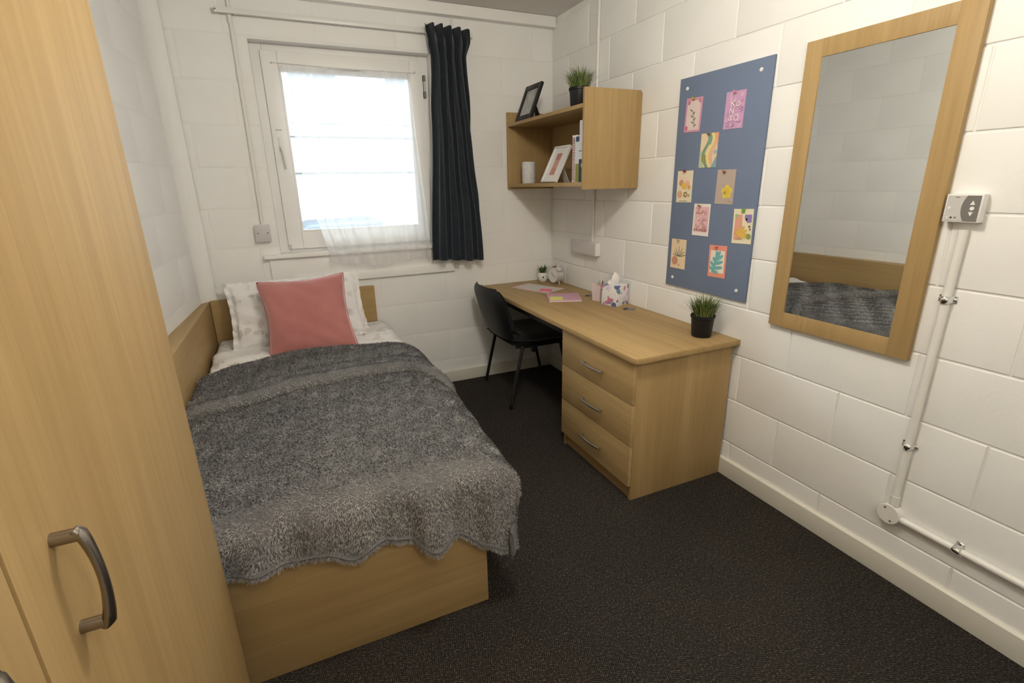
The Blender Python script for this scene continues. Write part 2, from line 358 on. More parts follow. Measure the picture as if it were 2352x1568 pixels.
o = bx('trim_2', .362, 1.580, -.042, .090, 1.004, 1.028, 'white_paint', bevel=.006, seg=3); tag(o, 'white painted window sill board', 'window sill', kind='structure')
o = bx('trim_3', .388, 1.556, -.014, .003, .832, 1.004, 'white_paint', bevel=.003); tag(o, 'white board fixed to the wall under the window sill', 'board', kind='structure')
bx('lower_strip', .52, 1.550, -.022, -.013, .834, .888, 'white_paint', o, .003)
# outside
bd = thing('building', 'pale building across the way, faint through the sheer curtain', 'building', (2.5, 10, -.6))
bo = M['out_wall'] = mat('stone_render', (.17, .168, .165), .9); M['out_pane'] = mat('far_window_glass', (.03, .034, .04), .35); M['out_band'] = mat('string_course', (.11, .11, .112), .9); M['tarmac'] = mat('tarmac', (.17, .17, .17), .95)
bx('wall', -9, 16, 10, 14, -.6, 4.6, 'out_wall', bd, 0)
bx('string_course', -9, 16, 9.9, 10, 2.55, 2.72, 'out_band', bd, .02); bx('string_course', -9, 16, 9.9, 10, 1.75, 1.83, 'out_band', bd, .02)
for i in range(11):
    x = -7.6+2.15*i
    w_ = bx('window', x, x+1.15, 9.93, 10, 2.85, 4.3, 'out_wall', bd, .01)
    for k in (0, 1): bx('pane', x+.07+.53*k, x+.54+.53*k, 9.9, 9.94, 2.92, 4.23, 'out_pane', w_, 0)
o = B().box(-20, 25, .26, 30, -.75, -.6).build('ground_outside', 'tarmac'); tag(o, 'pale paving outside the window', 'ground', kind='structure')
def car(x, y, colr, label):
    c = thing('parked_car', label, 'car', (x, y, -.6))
    pr = [(-2, .25), (-2.05, .75), (-1.3, .88), (-.7, 1.38), (.6, 1.42), (1.35, .95), (2.0, .85), (2.05, .3)]
    B().prism([(x+a, -.6+z) for a, z in pr], y-.85, y+.85, 'y').build('body', colr, c, bevel=.08, seg=3)
    B().prism([(x+a, -.6+z) for a, z in [(-.95, .95), (-.6, 1.30), (.5, 1.33), (1.0, .98)]], y-.87, y-.84, 'y').build('side_window', 'out_pane', c)
    for a in (-1.25, 1.3): B().lathe([(0, 0), (.3, 0), (.33, .03), (.33, .2), (0, .2)], (x+a, y-.72, -.27), 20, (0, -1, 0)).build('wheel', 'dark_grey', c)
M['car_blue'] = mat('blue_grey_car_paint', (.022, .03, .04), .5); M['car_grey'] = mat('silver_car_paint', (.035, .042, .045), .5)
car(1.6, 7.2, 'car_blue', 'blue-grey car faint behind the lower left window'); car(6.2, 7.3, 'car_grey', 'silver car faint behind the lower right window')

# ------------------------------------------------------------------ wardrobe
wdr = thing('wardrobe', 'tall light oak wardrobe with two doors at the left edge', 'wardrobe', (0, -2.86, 0))
bx('carcass', -.15, .204, -3.62, -2.114, .03, 2.32, 'wood_z', wdr, .001)
bx('plinth', -.14, .200, -3.61, -2.118, 0, .03, 'wood_y', wdr, .001)
bx('gap_shade_strip', .2035, .2045, -2.90, -2.85, .05, 2.30, 'dark_gap', wdr, 0)  # dark strip: the shade between the doors put into the colour
def dhandle(y, z0, z1, door):
    g = B(); zt, zb = z1, z0; xs = .225; n = 12
    # two stub feet and a bowed tapering grip
    g.tube([(xs, y, zt-.006), (xs+.026, y, zt-.006)], .0075, 12); g.tube([(xs, y, zb+.006), (xs+.026, y, zb+.006)], .0075, 12)
    pts = []; rr = []
    for i in range(n+1):
        t = i/n; z = zt-.006-(zt-zb-.012)*t; bow = math.sin(PI*t)**.8
        pts.append((xs+.026-.001+.0065*bow, y, z)); rr.append(.0078-.0022*bow+.001*t)
    pts = [(xs+.020, y, zt+.0005)]+pts+[(xs+.020, y, zb-.0005)]; rr = [.0062]+rr+[.0066]
    g.tube(pts, rr, 12, flat_=.8); return g.build('handle', 'handle', door, smooth=True, ang=40)
dr = bx('door', .205, .225, -2.868, -2.110, .030, 2.32, 'wood_z', wdr, .0012); dhandle(-2.791, .948, 1.074, dr)
dl = bx('door', .205, .225, -3.620, -2.874, .030, 2.32, 'wood_z', wdr, .0012); dhandle(-2.972, .948, 1.074, dl)

# ------------------------------------------------------------------ bed
bed = thing('bed', 'light oak single bed with headboard, wall panel and boxed base', 'bed', (.49, -1.02, 0))
bx('headboard', .036, .987, -.032, -.004, .0, .785, 'wood_x', bed, .0015)
sp = [(.034, -.004), (.016, -1.10), (.000, -2.03), (-.155, -2.03), (-.084, -1.10), (-.003, -.035), (.004, -.004)]
B().prism(sp, .0, .78).build('wall_panel', 'wood_y', bed, bevel=.0015)
bx('foot_panel', .000, .972, -2.044, -2.022, 0, .43, 'wood_x', bed, .0015)
bx('side_panel', .950, .972, -2.022, -.032, 0, .40, 'wood_y', bed, .0015)
bx('base_deck', .034, .950, -2.022, -.032, .22, .255, 'wood_y', bed, 0)
o = bx('mattress', .040, .945, -2.018, -.040, .257, .495, 'linen', None, .03, (.49, -1.02, .257), 3); tag(o, 'white single mattress under the duvet', 'mattress')

_ph = [(RNG.uniform(0, 6.28), RNG.uniform(2.5, 9), RNG.uniform(2.5, 9), RNG.uniform(-1, 1)) for _ in range(14)]
def lump(x, y, s=1.0): return sum(math.sin(a+fx*x*s+fy*y*s*(1 if k > 0 else -1))*(.5+.5*abs(k)) for a, fx, fy, k in _ph)/14
def interp(x, tab):
    if x <= tab[0][0]: return tab[0][1]
    for (a, p), (b_, q) in zip(tab, tab[1:]):
        if x <= b_: t = (x-a)/(b_-a); t = t*t*(3-2*t); return p+(q-p)*t
    return tab[-1][1]
def ztop(x, y):
    return .535+.018*math.exp(-((x-.5)/.38)**2)+.006*lump(x, y)-.03*max(0, (.09-x)/.09)**2
def drape(u, v, lift, u_e, R, v_e=None, Rf=.085, p=4.0):
    du = max(0., u-u_e); ax = min(du/R, PI/2); ox = R*math.sin(ax); dx = R*(1-math.cos(ax))+max(0, du-R*PI/2)
    oy = dy = dv = 0.
    if v_e is not None:
        dv = max(0., v_e-v); ay = min(dv/Rf, PI/2); oy = Rf*math.sin(ay); dy = Rf*(1-math.cos(ay))+max(0, dv-Rf*PI/2)
    x = min(u, u_e)+ox; y = (max(v, v_e) if v_e is not None else v)-oy
    z = ztop(min(u, u_e), max(v, v_e) if v_e is not None else v)+lift-(dx**p+dy**p)**(1/p)
    return x, y, z, dx, dy
def solid_in(o, th):
    me = o.data; nz = np.empty(len(me.polygons)*3); me.polygons.foreach_get('normal', nz)
    if nz.reshape(-1, 3)[:, 2].mean() < 0: me.flip_normals()
    md = o.modifiers.new('thickness', 'SOLIDIFY'); md.thickness = th; md.offset = -1
# duvet
def duvet_pt(u, v):
    x, y, z, dx, dy = drape(u, v, 0, .975, .10)
    wr_ = .006*math.sin(38*u+9*math.sin(6*v+u*4))*math.exp(-((v+.45)/.35)**2)+.010*math.sin(17*v+11*u+2*math.sin(9*u))*math.exp(-((v+.5)/.3)**2)
    z += wr_; z += .02*math.exp(-((u-1.0)/.12)**2-((v+.18)/.2)**2)+.02*math.exp(-((u-.12)/.1)**2-((v+.45)/.14)**2)
    if dx > 0: x += .012*math.sin(21*v+3)*min(1, dx/.08)+.008*math.sin(47*v)*min(1, dx/.1)
    return (x, y, z)
us = [.050+(.975+.10*PI/2+.10-.050)*i/110 for i in range(111)]; vs_ = [-.045-(1.985-.045)*j/120 for j in range(121)]
Pd = [[duvet_pt(u, v) for v in vs_] for u in us]
o = B().grid(Pd).build('duvet', 'linen', None, (.49, -1.02, .52), smooth=True, ang=80); solid_in(o, .018)
tag(o, 'white duvet with pale leaf print under the grey throw', 'duvet')
# grey fleece throw
UE, RU, VE, RF = .975, .110, -1.985, .083
HEM = [(.03, .415), (.22, .405), (.30, .395), (.47, .377), (.545, .345), (.62, .372), (.70, .352), (.79, .296), (.864, .318), (.96, .25), (1.035, .215), (1.4, .215)]
HEAD = [(.03, -.80), (.20, -.70), (.47, -.615), (.92, -.65), (1.02, -.70), (1.3, -.78)]
LR = RU*PI/2+.135
def throw_pt(u, t):
    h = interp(u, HEAD)-.004; Lf = RF*PI/2+(.548-RF-interp(u, HEM)); end = VE-Lf; v = h+(end-h)*t
    x, y, z, dx, dy = drape(u, v, .016, UE, RU, VE, RF)
    k = min(max(0, dx-.04), max(0, dy-.04)); y -= .08*k
    fr = min(1., dy/.18)
    wav = .020*math.cos(2*PI*(u-.79)/.245)+.010*math.cos(2*PI*(u-.96)/.17)
    if u < .28: wav *= max(0, (u-.2)/.08)
    y -= wav*fr*(1 if dx < .05 else .3)
    if dx > 0:
        mid = min(1., max(0., (v+1.98)/.35)); x += ((.008*math.sin(9*v+1.0)+.004*math.sin(23*v))+.034*mid)*min(1, dx/.10)
        x -= .20*max(0, dx-.08)*(1-mid)
    if u < .27: y = max(y, -2.085)
    if z < .46 and dy > .03: y = min(y, -2.060)
    z += .0035*lump(u*3, v*3)
    return (x, y, z)
NU, NV = 130, 190
us = [.036+(UE+LR-.036)*i/NU for i in range(NU+1)]
Pt = [[throw_pt(u, j/NV) for j in range(NV+1)] for u in us]
thr = thing('throw_blanket', 'grey fleece throw draped over the bed with its top edge folded back', 'blanket', (.5, -1.4, .5))
o = B().grid(Pt).build('sheet', 'fleece', thr, smooth=True, ang=80); solid_in(o, .009)
FOLD = [(.03, -1.27), (.24, -1.245), (.476, -1.16), (.76, -1.112), (.93, -1.112), (1.03, -1.20), (1.13, -1.28), (1.3, -1.33)]
LR2 = RU*PI/2+.015
def band_pt(u, t):
    h = interp(u, HEAD)+.012; e = interp(u, FOLD); v = h+(e-h)*t
    if t > .93: v = h+(e-h)*(.93+.05*math.sin((t-.93)/.07*PI*.8))
    lift = .016+.024*min(1, t/.05)**.5+.020*math.exp(-((t-.92)/.06)**2)+.004*math.exp(-((t-.66)/.05)**2)+.003*math.sin(14*t+4*u)
    if t > .93: lift -= .044*((t-.93)/.07)**1.6
    x, y, z, dx, dy = drape(u, v, 0, UE, RU)
    # lift along the outward normal
    a = min(max(0, u-UE)/RU, PI/2); x += lift*math.sin(a); z += lift*math.cos(a)+.004*lump(u*3, v*3)
    return (x, y, z)
us2 = [.036+(UE+LR2-.036)*i/NU for i in range(NU+1)]; NB = 110
Pb = [[band_pt(u, j/NB) for j in range(NB+1)] for u in us2]
o = B().grid(Pb).build('folded_edge', 'fleece', thr, smooth=True, ang=80); solid_in(o, .009)
# stitched hem cord along the foot and side
hem = [Pt[i][NV] for i in range(0, NU+1, 1)]
B().tube(hem, .008, 6).build('hem', 'fleece', thr, smooth=True)
B().tube([Pt[NU][j] for j in range(0, NV+1, 2)], .007, 6).build('side_hem', 'fleece', thr, smooth=True)
def pile(name, grids, count, parent, ln=.0115, wid=.0032):
    V = []
    for P, n in zip(grids, count):
        A = np.array(P); a, b_ = A.shape[0]-1, A.shape[1]-1
        d1 = A[1:, :-1]-A[:-1, :-1]; d2 = A[:-1, 1:]-A[:-1, :-1]; nr = np.cross(d2, d1); ar = np.linalg.norm(nr, axis=2); nr /= np.maximum(ar, 1e-12)[..., None]
        if nr[:, :, 2].mean() < 0: nr = -nr
        idx = RNG.choice(a*b_, n, p=(ar/ar.sum()).ravel()); i, j = idx//b_, idx % b_; s = RNG.random((n, 1)); t = RNG.random((n, 1))
        p = A[i, j]*(1-s)*(1-t)+A[i+1, j]*s*(1-t)+A[i, j+1]*(1-s)*t+A[i+1, j+1]*s*t; nn = nr[i, j]
        flow = d2[i, j]/np.maximum(np.linalg.norm(d2[i, j], axis=1, keepdims=True), 1e-9); side = np.cross(nn, flow)
        sw = np.sin(p[:, :1]*23+p[:, 1:2]*31)*.5+np.sin(p[:, :1]*57-p[:, 1:2]*41)*.5
        ang = RNG.normal(0, .9, (n, 1))+sw*1.0; dirn = flow*np.cos(ang)+side*np.sin(ang); perp = np.cross(nn, dirn)
        l = ln*RNG.uniform(.5, 1.15, (n, 1)); w = wid*RNG.uniform(.6, 1.2, (n, 1))
        tip = p+nn*l*RNG.uniform(.3, .75, (n, 1))+dirn*l*.8
        V.append(np.stack([p-perp*w/2-nn*.001, p+perp*w/2-nn*.001, tip], 1).reshape(-1, 3))
    V = np.concatenate(V)-np.array(WO[parent.name]); n = len(V)
    me = bpy.data.meshes.new(name); me.vertices.add(n); me.vertices.foreach_set('co', V.ravel()); me.loops.add(n); me.loops.foreach_set('vertex_index', np.arange(n)); me.polygons.add(n//3)
    me.polygons.foreach_set('loop_start', np.arange(0, n, 3)); me.update(calc_edges=True); me.materials.append(M['fleece_pile'])
    o = bpy.data.objects.new(name, me); C.objects.link(o); o.parent = parent; o['kind'] = 'stuff'; return o
hemg = [[tuple(np.array(q)+np.array(((0, -.004, -.006*k))) for k in range(2)) if False else tuple(np.array(Pt[i][NV])+np.array((0, -.003, .008-.012*k))) for k in range(3)] for i in range(NU+1)]
pile('fleece_pile', [Pt, Pb, hemg], [170000, 52000, 4000], thr)

# pillows and cushion
def pad(w, h, th, pinch, M4, nu=40, nv=40, wr_=0.004, seed=1, power=.42, flange=0):
    rng = random.Random(seed); ph = [(rng.uniform(0, 6), rng.uniform(4, 14), rng.uniform(4, 14)) for _ in range(9)]
    def pt(a, b_, sgn):
        e = max(0, (1-a*a)*(1-b_*b_))**power
        x = w/2*a*(1-pinch*(1-b_*b_)**1.3*abs(a)); z = h/2*b_*(1-pinch*(1-a*a)**1.3*abs(b_))
        n = sum(math.sin(p+q*a+r*b_) for p, q, r in ph)/9
        y = sgn*(th/2*e)+wr_*n*(e > 0)*2*e**.5
        if flange: 
            f = max(abs(a), abs(b_)); 
            if f > flange: y = sgn*.004+.010*math.sin(30*a+22*b_)*(f-flange)/(1-flange)
        return M4 @ Vector((x, y, z))
    g = B()
    for sgn in (-1, 1): g.grid([[pt(-1+2*i/nu, -1+2*j/nv, sgn) for j in range(nv+1)] for i in range(nu+1)])
    edge = [pt(-1+2*i/nu, -1, 1) for i in range(nu)]+[pt(1, -1+2*j/nv, 1) for j in range(nv)]+[pt(1-2*i/nu, 1, 1) for i in range(nu)]+[pt(-1, 1-2*j/nv, 1) for j in range(nv)]
    return g, edge
def lean(cx, cy, cz, tilt, roll=0, yaw=0): return Matrix.Translation((cx, cy, cz)) @ Matrix.Rotation(yaw, 4, 'Z') @ Matrix.Rotation(tilt, 4, 'X') @ Matrix.Rotation(roll, 4, 'Y')
g, e = pad(.76, .42, .15, .045, lean(.512, -.205, .715, -.50, -.025), seed=3, wr_=.012, flange=.90, nu=60, nv=44)
o = g.build('pillow', 'linen', None, (.51, -.25, .55), smooth=True, ang=80); tag(o, 'white pillow with pale leaf print propped on the headboard', 'pillow')
g, e = pad(.462, .452, .19, .095, lean(.552, -.425, .728, -.52, -.035), seed=5, wr_=.006)
cu = g.build('cushion', 'velvet', None, (.55, -.45, .55), smooth=True, ang=80); tag(cu, 'square dusty pink velvet cushion leaning on the pillow', 'cushion')
WO[cu.name] = Vector((.55, -.45, .55))
B().tube(e+[e[0]], .0032, 6).build('piping', 'piping', cu, smooth=True)

# ------------------------------------------------------------------ desk
DZ, DX, DY = .706, W-.595, -1.8156
desk = thing('desk', 'light oak desk top fixed along the right wall', 'desk', (W-.3, -.9, 0))
B().prism([(W-.001, -.004), (DX, -.004), (DX, DY+.022), (DX+.006, DY+.006), (DX+.022, DY), (W-.001, DY)], DZ-.026, DZ).build('desk_top', 'wood_y', desk, bevel=.003)
bx('support_rail', DX+.045, DX+.065, -1.18, -.022, DZ-.075, DZ-.026, 'black', desk, .001)
bx('wall_batten', DX+.045, W-.01, -.022, -.0045, DZ-.075, DZ-.026, 'wood_x', desk, .001)
for y in (-.686, -1.094):
    gr = B().lathe([(0, 0), (.034, 0), (.034, .002), (.030, .0035), (.0, .0035)], (2.258, y, DZ), 28).build('cable_grommet', 'dark_grey', desk, smooth=True)
    B().box(2.215, 2.245, y-.008, y+.012, DZ+.0036, DZ+.0041).build('cable_slot', 'black', gr)
PX, PY0, PY1 = W-.5624, -1.7902, -1.1833
ped = thing('drawer_pedestal', 'light oak three-drawer pedestal supporting the near end of the desk', 'drawer unit', (W-.28, -1.49, 0))
bx('side_panel', PX, W-.017, PY0, PY0+.02, 0, DZ-.0265, 'wood_z', ped, .001)
bx('side_panel', PX, W-.017, PY1-.02, PY1, 0, DZ-.0265, 'wood_z', ped, .001)
bx('back_panel', W-.035, W-.0175, PY0+.02, PY1-.02, 0, DZ-.0265, 'wood_z', ped, 0)
bx('inner_carcass', PX+.022, W-.036, PY0+.021, PY1-.021, .075, DZ-.04, 'dark_gap', ped, 0)
bx('plinth', PX+.010, PX+.028, PY0+.021, PY1-.021, 0, .072, 'wood_y', ped, .001)
def bow_handle(x, y0, y1, z, parent):
    g = B(); g.tube([(x, y0+.012, z), (x-.016, y0+.012, z)], .0042, 8); g.tube([(x, y1-.012, z), (x-.016, y1-.012, z)], .0042, 8)
    pts = [(x-.016-.010*math.sin(PI*i/14), y0+(y1-y0)*i/14, z) for i in range(15)]; g.tube(pts, [.0036]+[.0052]*13+[.0036], 8, flat_=1.15)
    return g.build('handle', 'steel', parent, smooth=True)
for z0, z1 in ((.077, .2785), (.2815, .4785), (.4815, DZ-.032)):
    d = bx('drawer', PX-.018, PX-.0005, PY0+.001, PY1-.001, z0, z1, 'wood_y', ped, .0012)
    bow_handle(PX-.018, -1.575, -1.395, (z0+z1)/2-.012, d)

# ------------------------------------------------------------------ chair
ch = thing('chair', 'black stacking chair with upholstered seat pulled up to the desk', 'chair', (1.93, -.38, 0))
CYc = -.378
def shell(off, w, z0, z1, thick, name, material, n=18, m=14, hollow=.035):
    g = B(); rows_f = []; rows_b = []
    for i in range(n+1):
        t = i/n; z = z0+(z1-z0)*t
        xc = 1.735-.115*t+.02*(1-t)**3*0-.02*math.sin(PI*t)*.4+off
        if t < .18: xc += .05*((.18-t)/.18)**2
        hw = w/2*(1-.16*(1-t)**2)*(1-.34*max(0, (t-.72)/.28)**3)
        rf = []; rb = []
        for j in range(m+1):
            s = -1+2*j/m; y = CYc+hw*s; wrap = hollow*s*s
            e = (1-abs(s)**6)*(1-abs(2*t-1)**8)
            rf.append((xc+wrap+thick*.5*e, y, z)); rb.append((xc+wrap-thick*.5*e, y, z))
        rows_f.append(rf); rows_b.append(rb)
    g.grid(rows_f); g.grid(rows_b)
    return g.build(name, material, ch, smooth=True, ang=70)
shell(-.008, .50, .400, .785, .044, 'back_shell', 'black')
shell(.022, .455, .455, .762, .046, 'back_pad', 'chair_fabric')
def seat(z0, z1, name, material, grow=0):
    g = B(); n, m = 18, 18; top = []; bot = []
    for i in range(n+1):
        s = -1+2*i/n; rt_ = []; rb = []
        for j in range(m+1):
            q = -1+2*j/m; x = 1.965+(.245+grow)*s*(1-.05*q*q); y = CYc+(.238+grow)*q*(1-.06*s*s)
            e = ((1-abs(s)**5)*(1-abs(q)**5))**.5; mid = (z0+z1)/2+.012*s*s*(1 if s < 0 else -.8)
            rt_.append((x, y, mid+(z1-z0)/2*e)); rb.append((x, y, mid-(z1-z0)/2*e))
        top.append(rt_); bot.append(rb)
    g.grid(top); g.grid(bot); return g.build(name, material, ch, smooth=True, ang=70)
seat(.398, .425, 'seat_pan', 'black', .006); seat(.412, .468, 'seat_cushion', 'chair_fabric')
for fx, fy, tx, ty in ((1.731, -.102, 1.80, -.155), (1.690, -.646, 1.80, -.600), (2.189, -.110, 2.08, -.155), (2.150, -.645, 2.08, -.600)):
    lg = B().tube([(tx, ty, .405), (tx+(fx-tx)*.06, ty+(fy-ty)*.06, .38), (fx, fy, .012)], [.0125, .0125, .0105], 10).build('leg', 'black_leg', ch, smooth=True)
    B().lathe([(0, 0), (.013, 0), (.014, .004), (.013, .03), (0, .03)], (fx, fy, 0), 12).build('foot_cap', 'black', lg, smooth=True)
for y in (-.155, -.600): B().tube([(1.80, y, .400), (2.09, y, .400)], .0115, 10).build('frame_rail', 'black_leg', ch, smooth=True)
for x in (1.86, 2.06): B().tube([(x, -.155, .396), (x, -.600, .396)], .010, 10).build('frame_rail', 'black_leg', ch, smooth=True)
bx('link_bracket', 1.855, 1.885, -.635, -.605, .365, .405, 'black', ch, .004)
for y in (-.17, -.586): bx('back_bracket', 1.752, 1.80, y-.012, y+.012, .39, .41, 'black_leg', ch, .003)

# ------------------------------------------------------------------ wall shelf
SX, SZ0_, SZ1_ = W-.36, 1.375, 1.8726
sh = thing('wall_shelf', 'light oak open shelf unit hung on the right wall above the desk', 'shelf', (W-.18, -.5, SZ0_))
def end_panel(y0, y1):
    B().prism([(SX, SZ0_), (W-.002, SZ0_), (W-.002, SZ1_-.012), (W-.014, SZ1_), (SX+.002, SZ1_), (SX, SZ1_-.002)], y0, y1, 'y').build('end_panel', 'wood_z', sh, bevel=.0012)
end_panel(-1.002, -.982); end_panel(-.024, -.0045)
ZT, ZB = 1.800, 1.412
bx('upper_board', SX+.004, W-.003, -.982, -.024, ZT-.02, ZT, 'wood_y', sh, .0012)
bx('lower_board', SX+.004, W-.003, -.982, -.024, ZB-.022, ZB, 'wood_y', sh, .0012)
bx('back_board', W-.012, W-.003, -.982, -.024, ZB, ZT-.02, 'wood_y', sh, 0)
bx('fixing_bracket', 2.12, 2.145, -.97, -.94, SZ0_, ZB-.022, 'black', sh, .001)
def frame(name, label, x0, zb, y0, y1, x1, zt, bw, m_f, m_mat, art):
    """picture frame leaning back toward +x, facing -x"""
    t = thing(name, label, 'picture frame', (x0, (y0+y1)/2, zb)); up_ = Vector((x1-x0, 0, zt-zb)); h = up_.length; up_.normalize(); nrm = Vector((-up_.z, 0, up_.x)); wv = Vector((0, -1, 0)); w = abs(y1-y0)
    org = Vector((x0+.012, max(y0, y1), zb+.001))
    def P(u, v, d): return org+wv*u+up_*v+nrm*d
    def slab(nm, u0, u1, v0, v1, d0, d1, m, par=t, bev=.001):
        g = B(); g.add([P(u, v, d) for d in (d0, d1) for u, v in ((u0, v0), (u1, v0), (u1, v1), (u0, v1))], [(0, 1, 2, 3), (4, 5, 6, 7), (0, 1, 5, 4), (1, 2, 6, 5), (2, 3, 7, 6), (3, 0, 4, 7)]); return g.build(nm, m, par, bevel=bev)
    slab('frame_side', 0, bw, 0, h, 0, .016, m_f); slab('frame_side', w-bw, w, 0, h, 0, .016, m_f); slab('frame_rail', bw, w-bw, 0, bw, 0, .016, m_f); slab('frame_rail', bw, w-bw, h-bw, h, 0, .016, m_f)
    slab('backing', .002, w-.002, .002, h-.002, -.003, .002, 'dark_gap' if m_f == 'black' else 'white', bev=0)
    mt = slab('mount', bw, w-bw, bw, h-bw, .002, .008, m_mat, bev=0)
    for u0, u1, v0, v1, m in art: slab('print', u0*w, u1*w, v0*h, v1*h, .008, .0086, m, mt, 0)
    foot = (x1+.05, (y0+y1)/2); a = P(w/2, h*.62, -.003)
    g = B(); g.add([a+Vector((0, .02, 0)), a+Vector((0, -.02, 0)), Vector((a.x+.055, foot[1]-.03, zb+.001)), Vector((a.x+.055, foot[1]+.03, zb+.001)), a+Vector((.004, .02, .002)), a+Vector((.004, -.02, .002)), Vector((a.x+.059, foot[1]-.03, zb+.001)), Vector((a.x+.059, foot[1]+.03, zb+.001))], [(0, 1, 2, 3), (4, 7, 6, 5), (0, 3, 7, 4), (1, 5, 6, 2), (0, 4, 5, 1), (3, 2, 6, 7)])
    g.build('easel_leg', m_f, t)
    return t
M['photo_grey'] = fabric('grey_photograph', (0.50, 0.51, 0.49), (0.30, 0.31, 0.30), 18, .35, 0, 0)
frame('picture_frame', 'black picture frame with a grey print on top of the shelf', 2.005, ZT, -.10, -.325, 2.090, 2.012, .030, 'black', 'photo_grey', [])
frame('picture_frame', 'white picture frame with a pink print inside the shelf', 2.03, ZB, -.415, -.605, 2.135, 1.622, .012, 'white', 'white',
      [(.34, .66, .62, .80, flat(190, 130, 122)), (.34, .66, .40, .62, flat(206, 160, 148)), (.34, .66, .20, .40, flat(196, 140, 126))])
m = mat('marbled_ceramic', (.74, .73, .74), .18); nt, N, L, b = nodes(m); v = coords(N, L); f = noise(N, L, v, 14, 6, .6, 2.0)
L(ramp(N, L, f, [(.46, (.74, .73, .74)), (.49, (.52, .52, .54)), (.52, (.74, .73, .74))]), b.inputs['Base Color']); M['marble'] = m
o = B().lathe([(0, 0), (.044, 0), (.046, .003), (.046, .136), (.0445, .138), (.042, .136), (.042, .10), (0, .10)], (2.065, -.175, ZB), 32).build('candle_jar', 'marble', None, (2.065, -.175, ZB), smooth=True); tag(o, 'grey marbled glossy candle jar on the lower shelf', 'candle jar')
B().lathe([(0, .0), (.0415, .0), (.0415, .012), (0, .012)], (2.065, -.175, ZB+.101), 24).build('wax', 'paper', o)
# books
nb = thing('spiral_notebook', 'white spiral-bound notebook standing beside the white frame', 'notebook', (2.13, -.805, ZB))
bx('cover', 2.035, 2.25, -.826, -.822, ZB, 1.662, 'white', nb, .0008); bx('pages', 2.04, 2.248, -.822, -.796, ZB+.003, 1.659, 'paper', nb, .0005); bx('cover', 2.035, 2.25, -.796, -.792, ZB, 1.662, 'white', nb, .0008)
for k in range(24):
    z = ZB+.015+k*.0096
    pts = [(2.042+.013*math.cos(a), -.809+.0155*math.sin(a), z) for a in [2*PI*i/10 for i in range(11)]]
    B().tube(pts, .0016, 5, cap=False).build('ring', flat(150, 70, 62), nb, smooth=True)
tb = thing('booklet', 'slim white booklet with a green lower spine between notebook and file', 'book', (2.14, -.86, ZB))
bx('cover', 2.03, 2.25, -.876, -.838, ZB, 1.655, flat(216, 220, 224), tb, .001); bx('spine_panel', 2.0285, 2.0300, -.875, -.839, ZB+.004, 1.51, flat(140, 146, 70), tb, 0); bx('spine_mark', 2.0285, 2.0300, -.873, -.841, 1.625, 1.65, flat(60, 70, 110), tb, 0)
fl = thing('lever_arch_file', 'white and black file standing against the shelf end panel', 'file', (2.15, -.93, ZB))
bx('cover', 2.02, 2.31, -.970, -.890, ZB, 1.728, flat(214, 214, 224), fl, .0015); bx('spine_lower', 2.0185, 2.0200, -.969, -.891, ZB+.001, 1.532, flat(58, 60, 64), fl, 0); bx('spine_line', 2.0180, 2.0186, -.969, -.891, 1.572, 1.576, flat(70, 90, 120), fl, 0)
B().lathe([(.008, 0), (.013, 0), (.013, .002), (.008, .002)], (2.0185, -.928, 1.50), 18, (-1, 0, 0)).build('finger_ring', 'steel', fl, smooth=True)

# ------------------------------------------------------------------ plants
M['leaf'] = mat('artificial_grass_green', (0.070, 0.125, 0.030), .5); M['leaf2'] = mat('artificial_grass_light', (0.24, 0.27, 0.085), .5)
def grass(parent, c, r, h, n, spread, material, seed, name='grass_blades', wid=.0048):
    rng = random.Random(seed); g = B()
    for _ in range(n):
        a = rng.uniform(0, 2*PI); rr = r*math.sqrt(rng.random()); x, y = c[0]+rr*math.cos(a), c[1]+rr*math.sin(a)
        out = (rr/r)*spread*rng.uniform(.5, 1.3)+rng.uniform(0, .012); hh = h*rng.uniform(.62, 1.05)*(1-.25*rr/r); a2 = a+rng.uniform(-.5, .5)
        w = wid*rng.uniform(.7, 1.2); px, py = -math.sin(a2)*w/2, math.cos(a2)*w/2; pts = []
        for k in range(4):
            t = k/4; ox = out*t*t; pts.append(((x+math.cos(a2)*ox-px*(1-t*.6), y+math.sin(a2)*ox-py*(1-t*.6), c[2]+hh*t), (x+math.cos(a2)*ox+px*(1-t*.6), y+math.sin(a2)*ox+py*(1-t*.6), c[2]+hh*t)))
        tip = (x+math.cos(a2)*out, y+math.sin(a2)*out, c[2]+hh*(1-.05*out/.05))
        vs = [q for p in pts for q in p]+[tip]; g.add(vs, [(0, 1, 3, 2), (2, 3, 5, 4), (4, 5, 7, 6), (6, 7, 8)])
    me = bpy.data.meshes.new(name); off = WO[parent.name]; me.from_pydata([(p[0]-off.x, p[1]-off.y, p[2]-off.z) for p in g.v], [], g.f); me.materials.append(M[material])
    o = bpy.data.objects.new(name, me); C.objects.link(o); o.parent = parent; o['kind'] = 'stuff'; return o
def grass_pot(label, c, sc, seed):
    t = thing('potted_grass', label, 'plant', c, 0, None); x, y, z = c
    B().lathe([(0, 0), (.043*sc, 0), (.045*sc, .003), (.052*sc, .090*sc), (.056*sc, .092*sc), (.056*sc, .102*sc), (.053*sc, .104*sc), (.050*sc, .098*sc), (.049*sc, .085*sc), (0, .085*sc)], c, 32).build('pot', 'black', t, smooth=True)
    grass(t, (x, y, z+.084*sc), .045*sc, .135*sc, 190, .060*sc, 'leaf', seed); grass(t, (x, y, z+.084*sc), .045*sc, .138*sc, 120, .070*sc, 'leaf2', seed+9, 'grass_blades')
    return t
grass_pot('grassy plant in a black pot at the near end of the desk', (2.228, -1.682, DZ), 1.0, 3)
